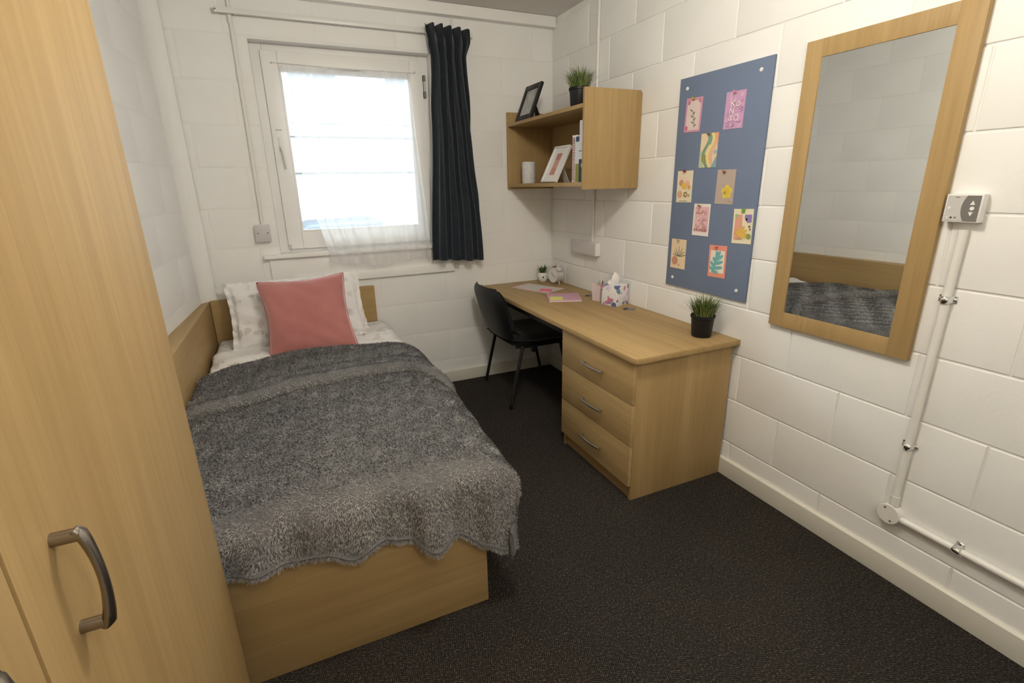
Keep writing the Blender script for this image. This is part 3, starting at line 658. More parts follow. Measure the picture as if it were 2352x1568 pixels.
grass_pot('grassy plant in a black pot on top of the shelf', (2.105, -.745, ZT), 1.1, 8)
pp = thing('succulent', 'small green succulent in a round white face pot in the desk corner', 'plant', (2.215, -.095, DZ))
B().lathe([(0, 0), (.022, 0), (.034, .012), (.040, .034), (.038, .056), (.031, .070), (.028, .070), (.026, .060), (0, .060)], (2.215, -.095, DZ), 28).build('pot', 'white', pp, smooth=True)
dv_ = Vector((CAM.x-2.215+.25, CAM.y+.095, 0)).normalized()
B().sphere((2.215+dv_.x*.0385, -.095+dv_.y*.0385, DZ+.040), .0065, n=10, m=6).build('nose_dot', 'black', pp, smooth=True)
for s in (-1, 1):
    d2 = Matrix.Rotation(s*.55, 3, 'Z') @ dv_; B().sphere((2.215+d2.x*.036, -.095+d2.y*.036, DZ+.050), .0042, (1, 1, .5), n=8, m=5).build('eye_mark', 'dark_grey', pp, smooth=True)
grass(pp, (2.215, -.095, DZ+.060), .022, .080, 46, .040, 'leaf', 21, 'succulent_leaves', .012)

# ------------------------------------------------------------------ alarm clock
M['clock_body'] = mat('dusty_white_enamel', (.60, .575, .575), .35); M['clock_face'] = mat('clock_face_grey', (.42, .41, .42), .5)
ck = thing('alarm_clock', 'white twin-bell alarm clock in the desk corner', 'clock', (2.262, -.215, DZ))
ca = Vector((-.98, -.10, 0)).normalized(); cc = Vector((2.262, -.215, DZ+.066))
B().lathe([(0, -.034), (.046, -.034), (.052, -.028), (.053, .022), (.057, .024), (.058, .032), (.052, .035), (.049, .029), (0, .029)], cc, 32, ca).build('case', 'clock_body', ck, smooth=True)
cf = B().lathe([(0, .0292), (.049, .0292), (.049, .0300), (0, .0300)], cc, 32, ca).build('dial', 'white', ck)
sd_ = ca.cross(Vector((0, 0, 1))).normalized()
for ang, ln_ in ((.6, .026), (-1.9, .036)):
    d = sd_*math.sin(ang)+Vector((0, 0, 1))*math.cos(ang); B().tube([cc+ca*.032, cc+ca*.032+d*ln_], .0016, 5).build('hand', 'dark_grey', cf)
for s in (-1, 1):
    d = (sd_*s*.62+Vector((0, 0, .78))).normalized(); bc = cc+d*.060
    B().lathe([(.0, .018), (.010, .016), (.020, .009), (.024, 0), (.022, 0), (0, .012)], bc, 20, d).build('bell', 'clock_body', ck, smooth=True)
    B().tube([cc+d*.05, bc+d*.012], .003, 6).build('bell_post', 'steel', ck)
    fd = sd_*s*.6+Vector((0, 0, -.8)); B().tube([cc+fd*.05, Vector((cc.x+sd_.x*s*.042, cc.y+sd_.y*s*.042, DZ))], [.0045, .003], 8).build('foot', 'clock_body', ck, smooth=True)
B().tube([cc+sd_*.022+Vector((0, 0, .085)), cc+sd_*.020+Vector((0, 0, .112)), cc+Vector((0, 0, .122)), cc-sd_*.020+Vector((0, 0, .112)), cc-sd_*.022+Vector((0, 0, .085))], .0032, 7).build('carry_handle', 'clock_body', ck, smooth=True)
B().tube([cc+Vector((0, 0, .050)), cc+Vector((0, 0, .088))], .0022, 6).build('hammer', 'steel', ck)

# ------------------------------------------------------------------ stationery
def quad_slab(pts, z0, z1): return B().prism(pts, z0, z1)
ps = quad_slab([(1.916, -.180), (2.044, -.486), (2.228, -.400), (2.090, -.104)], DZ, DZ+.0012).build('letter_sheet', flat(214, 196, 194), None, (2.07, -.29, DZ)); tag(ps, 'pale pink patterned paper sheet lying on the desk', 'paper')
WO[ps.name] = Vector((2.07, -.29, DZ))
quad_slab([(1.962, -.215), (2.058, -.448), (2.188, -.385), (2.090, -.150)], DZ+.0012, DZ+.0016).build('writing_panel', flat(206, 204, 200), ps)
rg = random.Random(4)
for k in range(16):
    t = rg.random(); side = rg.randrange(3)
    x, y = [(1.93+.14*t, -.19-.27*t), (1.94+.14*t, -.165+.05*t), (2.05+.15*t, -.465+.065*t)][side]; a = rg.uniform(0, 3); r = rg.uniform(.006, .013)
    B().prism([(x+r*math.cos(q)*(1+.3*math.cos(3*q+a)), y+r*math.sin(q)*(1+.3*math.cos(3*q+a))) for q in [2*PI*i/10 for i in range(10)]], DZ+.0017, DZ+.0020).build('flower_print', [flat(216, 170, 172), flat(196, 182, 188), flat(222, 186, 180)][k % 3], ps)
sn = quad_slab([(2.030, -.395), (2.090, -.447), (2.130, -.390), (2.070, -.338)], DZ+.0022, DZ+.005).build('sticky_note', flat(240, 120, 148), None, (2.08, -.39, DZ+.0022)); tag(sn, 'bright pink sticky note on the pale paper sheet', 'sticky note')
bk = thing('notebook', 'pink patterned notebook lying on the desk', 'notebook', (2.07, -.66, DZ))
NBP = [(2.017, -.520), (1.930, -.719), (2.121, -.797), (2.211, -.598)]
def nbp(u, v): 
    a = Vector(NBP[1])*(1-u)+Vector(NBP[2])*u; c_ = Vector(NBP[0])*(1-u)+Vector(NBP[3])*u; q = a*(1-v)+c_*v; return (q.x, q.y)
quad_slab([nbp(0, 0), nbp(1, 0), nbp(1, 1), nbp(0, 1)], DZ, DZ+.0015).build('back_cover', flat(206, 160, 176), bk, bevel=.0005)
quad_slab([nbp(.01, .012), nbp(.985, .012), nbp(.985, .985), nbp(.01, .985)], DZ+.0015, DZ+.008).build('pages', 'paper', bk)
fc = quad_slab([nbp(0, 0), nbp(1, 0), nbp(1, 1), nbp(0, 1)], DZ+.008, DZ+.0095).build('front_cover', flat(206, 164, 182), bk, bevel=.0005)
for r_ in range(4):
    for c_ in range(4):
        ctr = (.50+.13*c_+(.06 if r_ % 2 else 0), .10+.24*r_)
        if ctr[0] > .97: continue
        arc = [nbp(min(.99, ctr[0]+.06*math.cos(q)), min(.99, ctr[1]+.11*math.sin(q))) for q in [PI*i/8 for i in range(9)]]+[nbp(min(.99, ctr[0]+.045*math.cos(q)), min(.99, ctr[1]+.085*math.sin(q))) for q in [PI*(8-i)/8 for i in range(9)]]
        B().prism(arc, DZ+.0095, DZ+.0098).build('scallop_print', flat(178, 140, 172), fc)
o = quad_slab([nbp(.05, .06), nbp(.43, .04), nbp(.44, .46), nbp(.06, .48)], DZ+.0097, DZ+.0125).build('sticky_note', flat(224, 224, 130), None, (1.98, -.70, DZ+.0097)); tag(o, 'yellow sticky note pad on the pink notebook', 'sticky note')
# tissue box
m = mat('floral_card', (.8, .78, .8), .5); nt, N, L, b = nodes(m); v = coords(N, L); vo = N('ShaderNodeTexVoronoi'); vo.inputs['Scale'].default_value = 36; L(v, vo.inputs['Vector'])
hs = N('ShaderNodeSeparateColor'); L(vo.outputs['Color'], hs.inputs[0])
cr = ramp(N, L, hs.outputs[0], [(.0, (.80, .78, .80)), (.34, (.12, .30, .42)), (.46, (.78, .74, .78)), (.60, (.55, .20, .32)), (.70, (.70, .62, .78)), (.82, (.10, .14, .30)), (.90, (.80, .77, .79))])
nt.nodes[-1].color_ramp.interpolation = 'CONSTANT'
mk = ramp(N, L, vo.outputs['Distance'], [(.62, (1, 1, 1)), (.78, (0, 0, 0))]); L(mixc(N, L, (.80, .78, .80), cr, mk), b.inputs['Base Color']); M['floral'] = m
TC = Vector((2.256, -.948, DZ)); TR = .36
tbx = thing('tissue_box', 'floral cube tissue box with a white tissue on the desk', 'tissue box', TC, TR)
B().box(-.058, .058, -.055, .055, 0, .122).build('box', 'floral', tbx, bevel=.0015, local=True)
B().lathe([(.026, 0), (.028, 0), (.028, .0006), (.026, .0006)], (0, 0, .1222), 20).build('opening_rim', 'white', tbx, local=True)
tg = []
for i in range(9):
    t = i/8; row = []
    for j in range(13):
        a = PI*j/12*2; rr = .030*(1-t)**.7+.016*t+.020*math.sin(PI*t); row.append((rr*math.cos(a)*(1+.35*math.sin(3*a+t*2))-.020*t*t, rr*.6*math.sin(a)*(1+.3*math.cos(2*a))+.010*t, .118+.056*t*(1+.40*math.sin(a+2.2))))
    tg.append(row)
B().grid(tg).build('tissue', 'paper', tbx, smooth=True, ang=80, local=True)
# pencil holder
ph_ = thing('pen_holder', 'white and pink angular pen holder beside the tissue box', 'pen holder', (2.232, -.820, DZ), .30)
hp = [(-.038, -.034), (.036, -.038), (.040, .036), (-.034, .038)]; hz = [.100, .082, .108, .112]
g = B(); n4_ = 4
outb = [(x*.86, y*.86, 0) for x, y in hp]; outt = [(x, y, z) for (x, y), z in zip(hp, hz)]; inn = [(x*.92, y*.92, z-.001) for (x, y), z in zip(hp, hz)]; inb = [(x*.80, y*.80, .004) for x, y in hp]
g.add(outb+outt+inn+inb, [(3, 2, 1, 0)]+[(i, (i+1) % 4, 4+(i+1) % 4, 4+i) for i in range(4)]+[(4+i, 4+(i+1) % 4, 8+(i+1) % 4, 8+i) for i in range(4)]+[(8+i, 8+(i+1) % 4, 12+(i+1) % 4, 12+i) for i in range(4)]+[(12, 13, 14, 15)])
hb_ = g.build('holder', flat(222, 206, 208), ph_, local=True)
for i, (a, b_, c_) in enumerate((((-.60, .12), (.1, .92), (-.95, .80)), ((.2, .1), (.9, .85), (-.1, .7)))):
    # facet prints on the front side (between hp[0] and hp[1]) and left side
    def fp(s, t):
        s = (s+1)/2; bt = Vector(outb[0])*(1-s)+Vector(outb[1])*s; tp = Vector(outt[0])*(1-s)+Vector(outt[1])*s; q = bt*(1-t)+tp*t; return q+Vector((0, -.0006, 0))
    B().add([fp(*a), fp(*b_), fp(*c_)], [(0, 1, 2)]).build('facet_print', [flat(206, 178, 190), flat(214, 150, 160)][i], hb_, local=True)
for k, (x, y, a, c_) in enumerate(((.010, .012, .10, flat(196, 170, 60)), (.018, .0, .16, flat(70, 66, 92)))):
    pn = B().tube([(x*.6, y*.6, .006), (x+a*.10, y+.004, .118)], [.0038, .0038], 6).build('pen', c_, None, local=True); tag(pn, ['yellow pen standing in the pen holder', 'dark pen standing in the pen holder'][k], 'pen')
    pn.location = (2.232, -.820, DZ+.0005); pn.rotation_euler.z = .30

# ------------------------------------------------------------------ pinboard and cards
pb = thing('pinboard', 'tall blue felt pinboard screwed to the right wall', 'pinboard', (W, -1.558, .8823))
bx('board', W-.010, W-.001, -1.8183, -1.2973, .8823, 1.8723, 'felt', pb, .001)
for y, z in ((-1.348, 1.824), (-1.760, 1.829), (-1.346, .926), (-1.764, .927)):
    sc_ = B().lathe([(0, 0), (.0085, 0), (.0085, .0015), (.006, .004), (0, .0045)], (W-.010, y, z), 16, (-1, 0, 0)).build('screw_cap', 'white_plastic', pb, smooth=True)
XC = W-.0105
def card(label, y, z, tilt, base, shapes, w=.105, h=.149):
    """card face in unit coordinates: u right 0..1, v up 0..1"""
    t = thing('postcard', label, 'postcard', (XC, y, z), 0, 'postcards pinned on the blue board'); ct, st = math.cos(tilt), math.sin(tilt)
    def P(u, v, d):
        a, b_ = (u-.5)*w, (v-.5)*h; return (XC-d, y-(a*ct-b_*st), z+(a*st+b_*ct))
    def poly(pts, d0, d1, m, nm, par):
        n = len(pts); g = B(); g.add([P(u, v, d0) for u, v in pts]+[P(u, v, d1) for u, v in pts], [tuple(range(n)), tuple(range(n, 2*n))]+[(i, (i+1) % n, n+(i+1) % n, n+i) for i in range(n)]); return g.build(nm, m, par)
    sheet = poly([(0, 0), (1, 0), (1, 1), (0, 1)], .0002, .0012, base, 'sheet', t); d = .0012
    for i, (pts, m) in enumerate(shapes): poly(pts, d, d+.00016, m, 'print', sheet); d += .00016
    return P, t, d, sheet
def disc(u, v, r, asp=.705, n=14, ph=0, wob=0, k=5): return [(u+r*math.cos(2*PI*i/n)*(1+wob*math.cos(k*2*PI*i/n+ph)), v+r*asp*math.sin(2*PI*i/n)*(1+wob*math.cos(k*2*PI*i/n+ph))) for i in range(n)]
def blade(u, v, a, l, w, asp=.705):
    c, s = math.cos(a), math.sin(a); return [(u+c*x-s*y, v+(s*x+c*y)*asp) for x, y in ((0, -w*.4), (l*.5, -w*.55), (l*.9, -w*.35), (l, 0), (l*.9, w*.35), (l*.5, w*.55), (0, w*.4))]
def ribbon(pts, w): return [(u-w, v) for u, v in pts]+[(u+w, v) for u, v in reversed(pts)]
def pin(P, d, u, v, m, label):
    a = Vector(P(u, v, d)); g = B(); ax = (Vector(P(u, v, d+1))-a).normalized()
    g.lathe([(0, 0), (.0052, 0), (.0055, .0015), (.003, .003), (.0026, .009), (.005, .0105), (.0055, .0125), (.0045, .014), (0, .014)], a, 12, ax+Vector((0, 0, .25)))
    o = g.build('pushpin', m, None, tuple(a), smooth=True); tag(o, label, 'pushpin', 'pushpins on the blue board')
F_ = flat; PINK, LIL = F_(206, 164, 190), F_(200, 160, 196)
# 1 pink border with green sprig
sh_ = [([(.10, .06), (.90, .06), (.90, .80), (.70, .92), (.30, .92), (.10, .80)], F_(220, 200, 198))]+[(disc(.18, .86, .09), F_(184, 120, 140)), (disc(.84, .90, .08), F_(184, 130, 136)), (disc(.14, .12, .10), F_(196, 110, 140))]
sh_ += [(ribbon([(.62, .12), (.60, .3), (.56, .45), (.46, .62)], .013), F_(110, 118, 84))]+[(blade(.60-.03*k, .16+.09*k, (2.6 if k % 2 else .6), .17, .055), F_(112, 122, 84)) for k in range(6)]
P, t, d, s = card('pink bordered card with a green sprig near the top of the board', -1.401, 1.704, -.035, F_(206, 150, 178), sh_); pin(P, d, .5, .96, F_(190, 160, 30), 'yellow pushpin in the card with a green sprig')
# 2 lilac lettering card
sh_ = [(disc(rg.uniform(.1, .9), rg.uniform(.08, .92), rg.uniform(.05, .09), wob=.25, ph=k), [F_(214, 170, 206), F_(190, 146, 186), F_(216, 180, 200)][k % 3]) for k in range(26)]
P2, t2, d2_, s2 = card('lilac floral card with white lettering at the top right of the board', -1.645, 1.695, -.018, F_(200, 158, 194), sh_); pin(P2, d2_, .5, .965, F_(214, 140, 166), 'pale pink pushpin in the lilac lettering card')
def letters(txt, u, v, size, P, d, par, m):
    cu_ = bpy.data.curves.new('txt', 'FONT'); cu_.body = txt; cu_.size = 1; cu_.fill_mode = 'FRONT'; ob = bpy.data.objects.new('txt', cu_); C.objects.link(ob)
    dg = bpy.context.evaluated_depsgraph_get(); me = ob.evaluated_get(dg).to_mesh(); vs = [tuple(q.co) for q in me.vertices]; fs = [tuple(p.vertices) for p in me.polygons]
    bpy.data.objects.remove(ob, do_unlink=True)
    g = B(); g.add([P(u+x*size, v+y*size*.705, d) for x, y, _ in vs], fs); o = g.build('lettering', m, par); md = o.modifiers.new('thickness', 'SOLIDIFY'); md.thickness = .0002; return o
CRM = F_(238, 224, 226)
letters('Ko', .30, .58, .42, P2, d2_+.0003, s2, CRM); letters('N', .28, .40, .34, P2, d2_+.0003, s2, CRM); letters('YO', .30, .20, .36, P2, d2_+.0003, s2, CRM)
# 3 wavy abstract
def wavy(o_, w, amp=.13, ph=0): 
    q = [(o_+amp*math.sin(2*PI*v+ph), v) for v in [i/16 for i in range(17)]]; return [(min(1, max(0, u)), v) for u, v in ribbon(q, w)]
sh_ = [([(0, 0), (.30, 0), (.22, .30), (.10, .50), (0, .52)], F_(184, 196, 160)), (wavy(.36, .09, .16, 2.4), F_(124, 150, 126)), (disc(.62, .80, .20), F_(126, 158, 140)), (disc(.30, .26, .18), F_(146, 146, 92)), (wavy(.60, .08, .15, 2.6), F_(224, 212, 140)), (wavy(.78, .09, .14, 2.7), F_(226, 176, 150)),
       ([(1, .0), (.72, 0), (.84, .14), (.95, .30), (1, .32)], F_(124, 166, 172)), (disc(.91, .45, .085), F_(150, 178, 190)), ([(.80, 1), (1, 1), (1, .62), (.90, .80)], F_(232, 164, 128))]
P, t, d, s = card('green and orange wavy abstract card', -1.518, 1.540, -.015, F_(226, 206, 170), sh_); pin(P, d, .47, .97, F_(140, 112, 70), 'brown pushpin in the wavy abstract card')
# 4 vase card
sh_ = [([(.15, .80), (.75, .80), (.45, .55)], F_(232, 206, 184)), (disc(.28, .62, .15), F_(204, 150, 120)), (disc(.70, .60, .13), F_(224, 176, 160)), (disc(.48, .52, .16, wob=.2), F_(228, 186, 80)), (disc(.80, .48, .10), F_(214, 166, 100)), (disc(.22, .26, .17), F_(214, 170, 134)), (disc(.60, .25, .13, wob=.15), F_(150, 124, 70)), (disc(.62, .25, .05), F_(236, 222, 200)), (disc(.82, .22, .07), F_(170, 170, 120)), ([(.22, .035), (.72, .035), (.72, .055), (.22, .055)], F_(150, 140, 120))]
P, t, d, s = card('cream card with orange and yellow blobs pinned by a red pin', -1.382, 1.381, .012, F_(228, 216, 190), sh_); pin(P, d, .5, .975, F_(150, 16, 34), 'red pushpin in the cream card with orange blobs')
# 5 yellow flower
sh_ = [(blade(.62, .36, -.9+1.257*k, .30, .24), F_(222, 200, 70)) for k in range(5)]+[(disc(.60, .36, .17), F_(214, 186, 70)), (disc(.52, .33, .07), F_(176, 140, 84)), (ribbon([(.72, .12), (.95, .04)], .02), F_(128, 116, 96))]
P, t, d, s = card('grey-mauve card with one big yellow flower', -1.638, 1.379, -.010, F_(180, 164, 154), sh_); pin(P, d, .42, .93, F_(150, 104, 84), 'brown pushpin in the yellow flower card')
# 6 pink pattern
sh_ = [([(.10, .13), (.92, .13), (.92, .91), (.10, .91)], F_(226, 184, 186))]+[(disc(rg.uniform(.16, .86), rg.uniform(.18, .86), rg.uniform(.05, .08), wob=.3, k=4, ph=k), [F_(230, 198, 198), F_(214, 160, 168), F_(210, 158, 150), F_(222, 176, 186)][k % 4]) for k in range(34)]+[(disc(.18+.16*k, .19, .045, wob=.3), F_(170, 120, 124)) for k in range(5)]
P, t, d, s = card('white bordered card with an all-over pink pattern', -1.512, 1.228, 0, F_(232, 222, 214), sh_); pin(P, d, .42, .93, F_(170, 110, 116), 'mauve pushpin in the pink patterned card')
# 7 leaves and shapes, green tape
sh_ = [([(.08, .14), (.50, .14), (.62, .30), (.48, .55), (.46, .84), (.10, .84)], F_(222, 160, 140)), (disc(.16, .80, .08), F_(150, 190, 140)), ([(.60, .84), (.94, .84), (.94, .62), (.74, .60), (.58, .74)], F_(140, 122, 178)), (disc(.68, .70, .055), F_(40, 34, 50))]
sh_ += [(blade(.34, .24, a, l, .13), F_(222, 180, 84)) for a, l in ((.1, .52), (.5, .50), (.95, .48), (1.5, .36), (2.4, .26), (-.2, .40))]+[(disc(.86, .22, .12), F_(142, 160, 100)), (disc(.86, .50, .05, wob=.3), F_(120, 90, 80)), (disc(.90, .42, .04), F_(130, 96, 84)), ([(.10, .12), (.56, .12), (.40, .20)], F_(196, 150, 120))]
P, t, d, s = card('cream card with coral, purple and yellow leaf shapes at the board edge', -1.758, 1.213, .033, F_(228, 220, 190), sh_)
g = B(); g.add([P(u, v, dd) for dd in (d+.0002, d+.0016) for u, v in ((.42, .89), (.58, .89), (.58, 1.01), (.42, 1.01))], [(0, 1, 2, 3), (4, 5, 6, 7), (0, 1, 5, 4), (1, 2, 6, 5), (2, 3, 7, 6), (3, 0, 4, 7)]); o = g.build('pushpin', F_(112, 150, 62), None, P(.5, .95, d)); tag(o, 'green square pin on the card with leaf shapes', 'pushpin', 'pushpins on the blue board')
# 8 pomegranate
sh_ = [(blade(.50+.02*k, .42, a, l, .035), F_(92, 104, 84)) for k, (a, l) in enumerate(((2.9, .40), (2.5, .42), (2.1, .48), (1.6, .50), (1.15, .46), (.7, .42), (.25, .44)))]+[(disc(.30, .27, .21), F_(196, 140, 118)), (disc(.60, .13, .05), F_(206, 136, 110)), (disc(.28, .47, .03), F_(186, 124, 104))]
P, t, d, s = card('cream card with a brown fruit and thin dark leaves at the lower left', -1.376, 1.050, .010, F_(228, 206, 172), sh_); pin(P, d, .5, .955, F_(190, 160, 136), 'beige pushpin in the fruit card')
# 9 turquoise leaf
TQ = F_(112, 176, 176)
sh_ = [([(.10, .14), (.90, .14), (.90, .84), (.10, .84)], F_(232, 224, 212)), (ribbon([(.26, .15), (.36, .35), (.44, .55), (.46, .82)], .07), TQ)]+[(blade(u, v, a, l, .15), TQ) for u, v, a, l in ((.36, .28, .15, .48), (.40, .42, .30, .46), (.44, .54, .55, .46), (.46, .62, .95, .36), (.30, .24, 2.7, .24), (.34, .36, 2.5, .28), (.30, .18, -.1, .30), (.40, .50, 2.2, .22))]
P, t, d, s = card('coral bordered card with a turquoise leaf at the bottom of the board', -1.637, 1.044, .026, F_(228, 148, 128), sh_); pin(P, d, .46, .94, F_(196, 110, 100), 'coral pushpin in the turquoise leaf card')

# ------------------------------------------------------------------ mirror
mr = thing('wall_mirror', 'tall wall mirror in a wide light oak frame', 'mirror', (W, -2.227, .8235))
MY0, MY1, MZ0, MZ1 = -2.4944, -1.959, .8235, 1.8784; GY0, GY1, GZ0_, GZ1_ = -2.427, -2.022, .8845, 1.819
bx('frame_stile', W-.021, W-.001, GY1, MY1, MZ0, MZ1, 'wood_z', mr, .0008); bx('frame_stile', W-.021, W-.001, MY0, GY0, MZ0, MZ1, 'wood_z', mr, .0008)
bx('frame_rail', W-.0208, W-.001, GY0, GY1, MZ0, GZ0_, 'wood_z', mr, .0006); bx('frame_rail', W-.0208, W-.001, GY0, GY1, GZ1_, MZ1, 'wood_z', mr, .0006)
bx('mirror_glass', W-.0175, W-.013, GY0+.0005, GY1-.0005, GZ0_+.0005, GZ1_-.0005, 'mirror', mr, 0)

# ------------------------------------------------------------------ heating controller and conduit
th_ = thing('heating_controller', 'grey wall controller with arrow buttons beside the mirror', 'thermostat', (W, -2.552, 1.277))
bx('case', W-.031, W-.001, -2.595, -2.505, 1.277, 1.357, 'white_plastic', th_, .003)
XF = W-.0310
def face(pts, d0, d1, m, nm, par): return B().prism([(y, z) for y, z in pts], XF-d1, XF-d0, 'x').build(nm, m, par)
plate = face([(-2.509, 1.281), (-2.590, 1.281), (-2.590, 1.353), (-2.509, 1.353)], 0, .0012, 'grey_plastic', 'face_plate', th_)
arc = [(-2.553-.010*((k/8-.5)*2)**2+.006, 1.353-.072*k/8) for k in range(9)]
bp = face([(-2.590, 1.281), (-2.590, 1.353)]+[(a, b_) for a, b_ in arc], .0012, .0018, 'dark_grey', 'button_panel', th_)
face([(-2.579, 1.327), (-2.567, 1.327), (-2.573, 1.339)], .0018, .0032, 'white_plastic', 'up_button', th_); face([(-2.579, 1.307), (-2.567, 1.307), (-2.573, 1.295)], .0018, .0032, 'white_plastic', 'down_button', th_)
B().lathe([(.003, 0), (.0055, 0), (.0055, .0014), (.003, .0014)], (XF-.0018, -2.574, 1.317), 18, (-1, 0, 0)).build('clock_button', 'white_plastic', th_)
B().lathe([(.0022, 0), (.0042, 0), (.0042, .001), (.0022, .001)], (XF-.0012, -2.518, 1.318), 16, (-1, 0, 0)).build('indicator_ring', 'white_plastic', th_)
for y, m_ in ((-2.516, 'white_plastic'), (-2.527, 'black'), (-2.537, 'dark_grey')): B().lathe([(0, 0), (.0027, 0), (.0027, .001), (0, .001)], (XF-.0012, y, 1.290), 12, (-1, 0, 0)).build('indicator_light', m_, th_)
face([(-2.528, 1.3465), (-2.539, 1.3465), (-2.539, 1.3490), (-2.528, 1.3490)], .0012, .0014, 'dark_grey', 'maker_mark', th_)
M['conduit'] = painted('painted_conduit', (0.80, 0.785, 0.745), .35, .05)
def saddle(y, z, r, axis, parent):
    g = B(); n = 10; hw = .011; pts = [(-.024, 0), (-r-.004, 0)]+[(-(r+.002)*math.cos(PI*i/n), (r+.0150)*math.sin(PI*i/n)**.6) for i in range(1, n)]+[(r+.004, 0), (.024, 0)]
    outp = []; 
    for s in (-1, 1):
        for a, h in pts: outp.append((W-.0022-h, y+a, z+s*hw) if axis == 'z' else (W-.0022-h, y+s*hw, z+a))
    k = len(pts); g.add(outp, [(i, i+1, k+i+1, k+i) for i in range(k-1)]); o = g.build('saddle_clip', 'chrome', parent, smooth=True); md = o.modifiers.new('thickness', 'SOLIDIFY'); md.thickness = .0016
    for s in (-1, 1):
        c_ = (W-.004, y+s*.019, z) if axis == 'z' else (W-.004, y, z+s*.019)
        B().lathe([(0, 0), (.005, 0), (.0045, .002), (.002, .0035), (0, .0035)], c_, 12, (-1, 0, 0)).build('clip_screw', 'steel', o, smooth=True)
cdt = thing('conduit_pipe', 'white vertical conduit pipe below the heating controller', 'conduit', (W, -2.556, .3))
B().tube([(W-.012, -2.558, 1.255), (W-.012, -2.553, .302)], .0125, 14).build('pipe', 'conduit', cdt, smooth=True)
B().tube([(W-.012, -2.553, .335), (W-.012, -2.553, .298)], .0145, 14).build('coupler', 'conduit', cdt, smooth=True)
saddle(-2.557, 1.044, .0125, 'z', cdt); saddle(-2.554, .533, .0125, 'z', cdt)
jb = thing('junction_box', 'round white junction box at the foot of the conduit', 'junction box', (W, -2.549, .262))
B().lathe([(0, 0), (.036, 0), (.036, .024), (0, .024)], (W, -2.549, .262), 28, (-1, 0, 0)).build('body', 'conduit', jb, smooth=True)
lid = B().lathe([(0, .024), (.037, .024), (.037, .027), (.035, .0285), (0, .0285)], (W, -2.549, .262), 28, (-1, 0, 0)).build('lid', 'conduit', jb, smooth=True)
for s in (-1, 1): B().lathe([(0, 0), (.004, 0), (.004, .001), (0, .001)], (W-.0285, -2.549-s*.012, .262-s*.022), 10, (-1, 0, 0)).build('lid_screw', 'dark_grey', lid)
cd2 = thing('conduit_pipe', 'white horizontal conduit pipe running low along the right wall', 'conduit', (W, -3.2, .254))
B().tube([(W-.012, -2.584, .256), (W-.012, -4.25, .250)], .0115, 14).build('pipe', 'conduit', cd2, smooth=True); saddle(-2.752, .2555, .0115, 'y', cd2); saddle(-3.45, .253, .0115, 'y', cd2)

# ------------------------------------------------------------------ conduit, sockets by the shelf
cd3 = thing('conduit_pipe', 'thin white conduit running down behind the shelf', 'conduit', (W, -.573, 1.04))
B().tube([(W-.009, -.573, 1.04), (W-.009, -.573, H-.002)], .009, 12).build('pipe', 'conduit', cd3, smooth=True)
for z in (2.22, 1.06): B().tube([(W-.010, -.573, z), (W-.010, -.573, z+.05)], .0105, 12).build('coupler', 'conduit', cd3, smooth=True)
sk = thing('double_socket', 'white surface-mounted double socket on the wall below the shelf', 'socket', (W, -.5, .95))
bx('back_box', W-.038, W-.0015, -.655, -.352, .953, 1.038, 'white_plastic', sk, .003)
bx('face_plate', W-.044, W-.0385, -.653, -.354, .955, 1.036, 'plate_grey', sk, .002)
for y in (-.42, -.585): bx('switch', W-.0455, W-.0440, y-.010, y+.010, .99, 1.012, 'plate_grey', sk, .0006)
cd4 = thing('conduit_pipe', 'thin white conduit beside the left edge of the window', 'conduit', (.385, 0, 1.2))
B().tube([(.383, -.010, 1.205), (.392, -.010, H-.07)], .010, 12).build('pipe', 'conduit', cd4, smooth=True)
for z in (1.98, 2.25): B().tube([(.389, -.010, z), (.3895, -.010, z+.05)], .0118, 12).build('coupler', 'conduit', cd4, smooth=True)
fs = thing('spur_plate', 'square white switch plate at the lower left of the window', 'socket', (.377, 0, 1.15))
bx('back_box', .338, .418, -.030, -.0015, 1.112, 1.207, 'white_plastic', fs, .003); pl = bx('face_plate', .336, .420, -.037, -.0305, 1.110, 1.209, 'plate_grey', fs, .002)
for x in (.352, .404): B().lathe([(0, 0), (.004, 0), (.004, .001), (0, .001)], (x, -.037, 1.160), 10, (0, -1, 0)).build('plate_screw', 'dark_grey', pl)

# ------------------------------------------------------------------ curtain rail, curtain, sheer
rl = thing('curtain_rail', 'white curtain rail across the top of the window', 'curtain rail', (.95, 0, 2.3))
bx('rail', .330, 1.745, -.046, -.030, 2.290, 2.316, 'white_plastic', rl, .003)
for x in (.42, .95, 1.40): bx('bracket', x-.012, x+.012, -.030, -.0015, 2.293, 2.313, 'white_plastic', rl, .002)
ec = bx('end_stop', .322, .334, -.050, -.026, 2.288, 2.318, 'white_plastic', rl, .003); B().lathe([(0, 0), (.004, 0), (.004, .002), (0, .002)], (.328, -.050, 2.302), 10, (0, -1, 0)).build('end_screw', 'dark_grey', ec)
o = thing('conduit_pipe', 'short white conduit above the curtain', 'conduit', (1.622, 0, 2.3)); B().tube([(1.618, -.008, 2.30), (1.622, -.008, 2.397)], .008, 10).build('pipe', 'conduit', o, smooth=True)
ct_ = thing('curtain', 'dark navy curtain drawn to the right of the window', 'curtain', (1.57, -.07, .915))
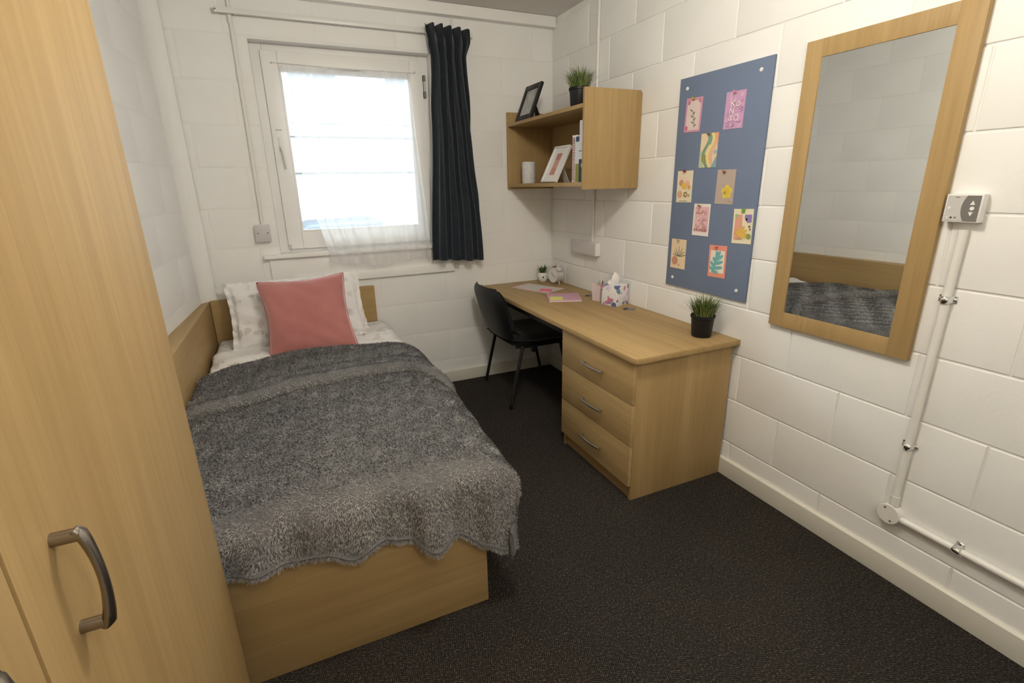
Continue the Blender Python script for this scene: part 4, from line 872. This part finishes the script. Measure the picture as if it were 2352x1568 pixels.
def curtain_pt(s, t):
    """s 0..1 across, t 0..1 from top to bottom"""
    xl = interp(t, [(0, 1.430), (.06, 1.440), (.12, 1.455), (.35, 1.435), (1, 1.385)]); xr = interp(t, [(0, 1.700), (.05, 1.700), (.12, 1.675), (.5, 1.700), (1, 1.735)])
    n = 5.0-1.2*min(1, t*1.3); ph = 2*PI*n*s; head = math.exp(-(t/.05)**2)
    amp = .026+.012*head
    x = xl+(xr-xl)*s+.007*math.sin(ph*2+.6+2.5*t)*(1-head); y = -.094+amp*math.sin(ph+.5*math.sin(3*t+s*4))+.004*math.sin(ph*.5+3*t)
    z = 2.322-(2.322-.918)*t+head*(.011*math.sqrt(abs(math.sin(ph*.5+.4)))-.016*s)+(.010*math.sin(4*s+1.2) if t > .9 else 0)*(t-.9)*10
    return (x, y, z)
Pc = [[curtain_pt(i/140, (j/90)**1.15) for j in range(91)] for i in range(141)]
o = B().grid(Pc).build('cloth', 'curtain', ct_, smooth=True, ang=80); md = o.modifiers.new('thickness', 'SOLIDIFY'); md.thickness = .003; md.offset = 0
B().grid([[(p[0], p[1]-.004 if k == 0 else p[1]-.0045, p[2]+.035-.002*k) for k in range(2)] for p in [Pc[i][90] for i in range(141)]]).build('hem_stitch', 'curtain', ct_)
for k in range(5):
    s = (k+.5)/5; q = Pc[int(140*s)][2]; B().tube([(q[0], -.048, 2.288), (q[0], -.052, 2.275), (q[0], -.058, 2.283), (q[0], max(q[1]+.004, -.062), 2.292)], .0016, 6).build('hook', 'white_plastic', ct_)
shr = thing('sheer_curtain', 'white sheer net curtain hanging over the window', 'net curtain', (1.0, .03, .93))
def sheer_pt(s, t):
    xl = interp(t, [(0, .600), (.5, .640), (1, .735)]); xr = interp(t, [(0, 1.345), (1, 1.378)])
    g_ = .10*math.sin(2*PI*(s-.0))*(1-t)*.5; x = xl+(xr-xl)*(s-.09*math.sin(2*PI*s)*(1-.6*t)); gather = math.exp(-((s-.5)/.22)**2)
    amp = (.003+.006*gather+.005*t)
    y = -.005+.053*max(0, 1-t*1.6)-.060*min(1, t*1.12)**2+amp*math.sin(2*PI*(8*s)+2.2*math.sin(5*s)+t)+.002*math.sin(2*PI*17*s+3*t)
    z = 2.082-.02*s*0-(2.082-.935)*t+(.030*math.sin(9*s+.5)+.012*math.sin(23*s))*max(0, t-.8)*5*.6
    return (x, min(y, .052), z)
Ps = [[sheer_pt(i/150, j/60) for j in range(61)] for i in range(151)]
B().grid(Ps).build('voile', 'sheer', shr, smooth=True, ang=85)
B().tube([(.560, .056, 2.093), (.95, .053, 2.084), (1.385, .056, 2.088)], .0022, 6).build('curtain_wire', 'white_plastic', shr)
for x in (.560, 1.385): B().lathe([(0, 0), (.006, 0), (.005, .012), (0, .013)], (x, .072, 2.092), 10, (0, -1, 0)).build('wire_hook', 'grey_plastic', shr, smooth=True)

# ------------------------------------------------------------------ ceiling lamp (above the frame) and the added fill lamp
for LP, lb in ((LAMP, 'round ceiling light above the middle of the room'), (FILL_LAMP, 'round fill light added on the ceiling behind the camera')):
    lm = thing('ceiling_light', lb, 'ceiling light', (LP[0], LP[1], H-.01))
    B().lathe([(0, 0), (.17, 0), (.17, .030), (.165, .034), (0, .034)], (LP[0], LP[1], H-.0345), 32).build('base', 'white_plastic', lm, smooth=True)
    B().lathe([(0, 0), (.022, 0), (.024, .004), (.020, .035), (0, .035)], (LP[0], LP[1], H-.069), 20).build('lamp_holder', 'white_plastic', lm, smooth=True)
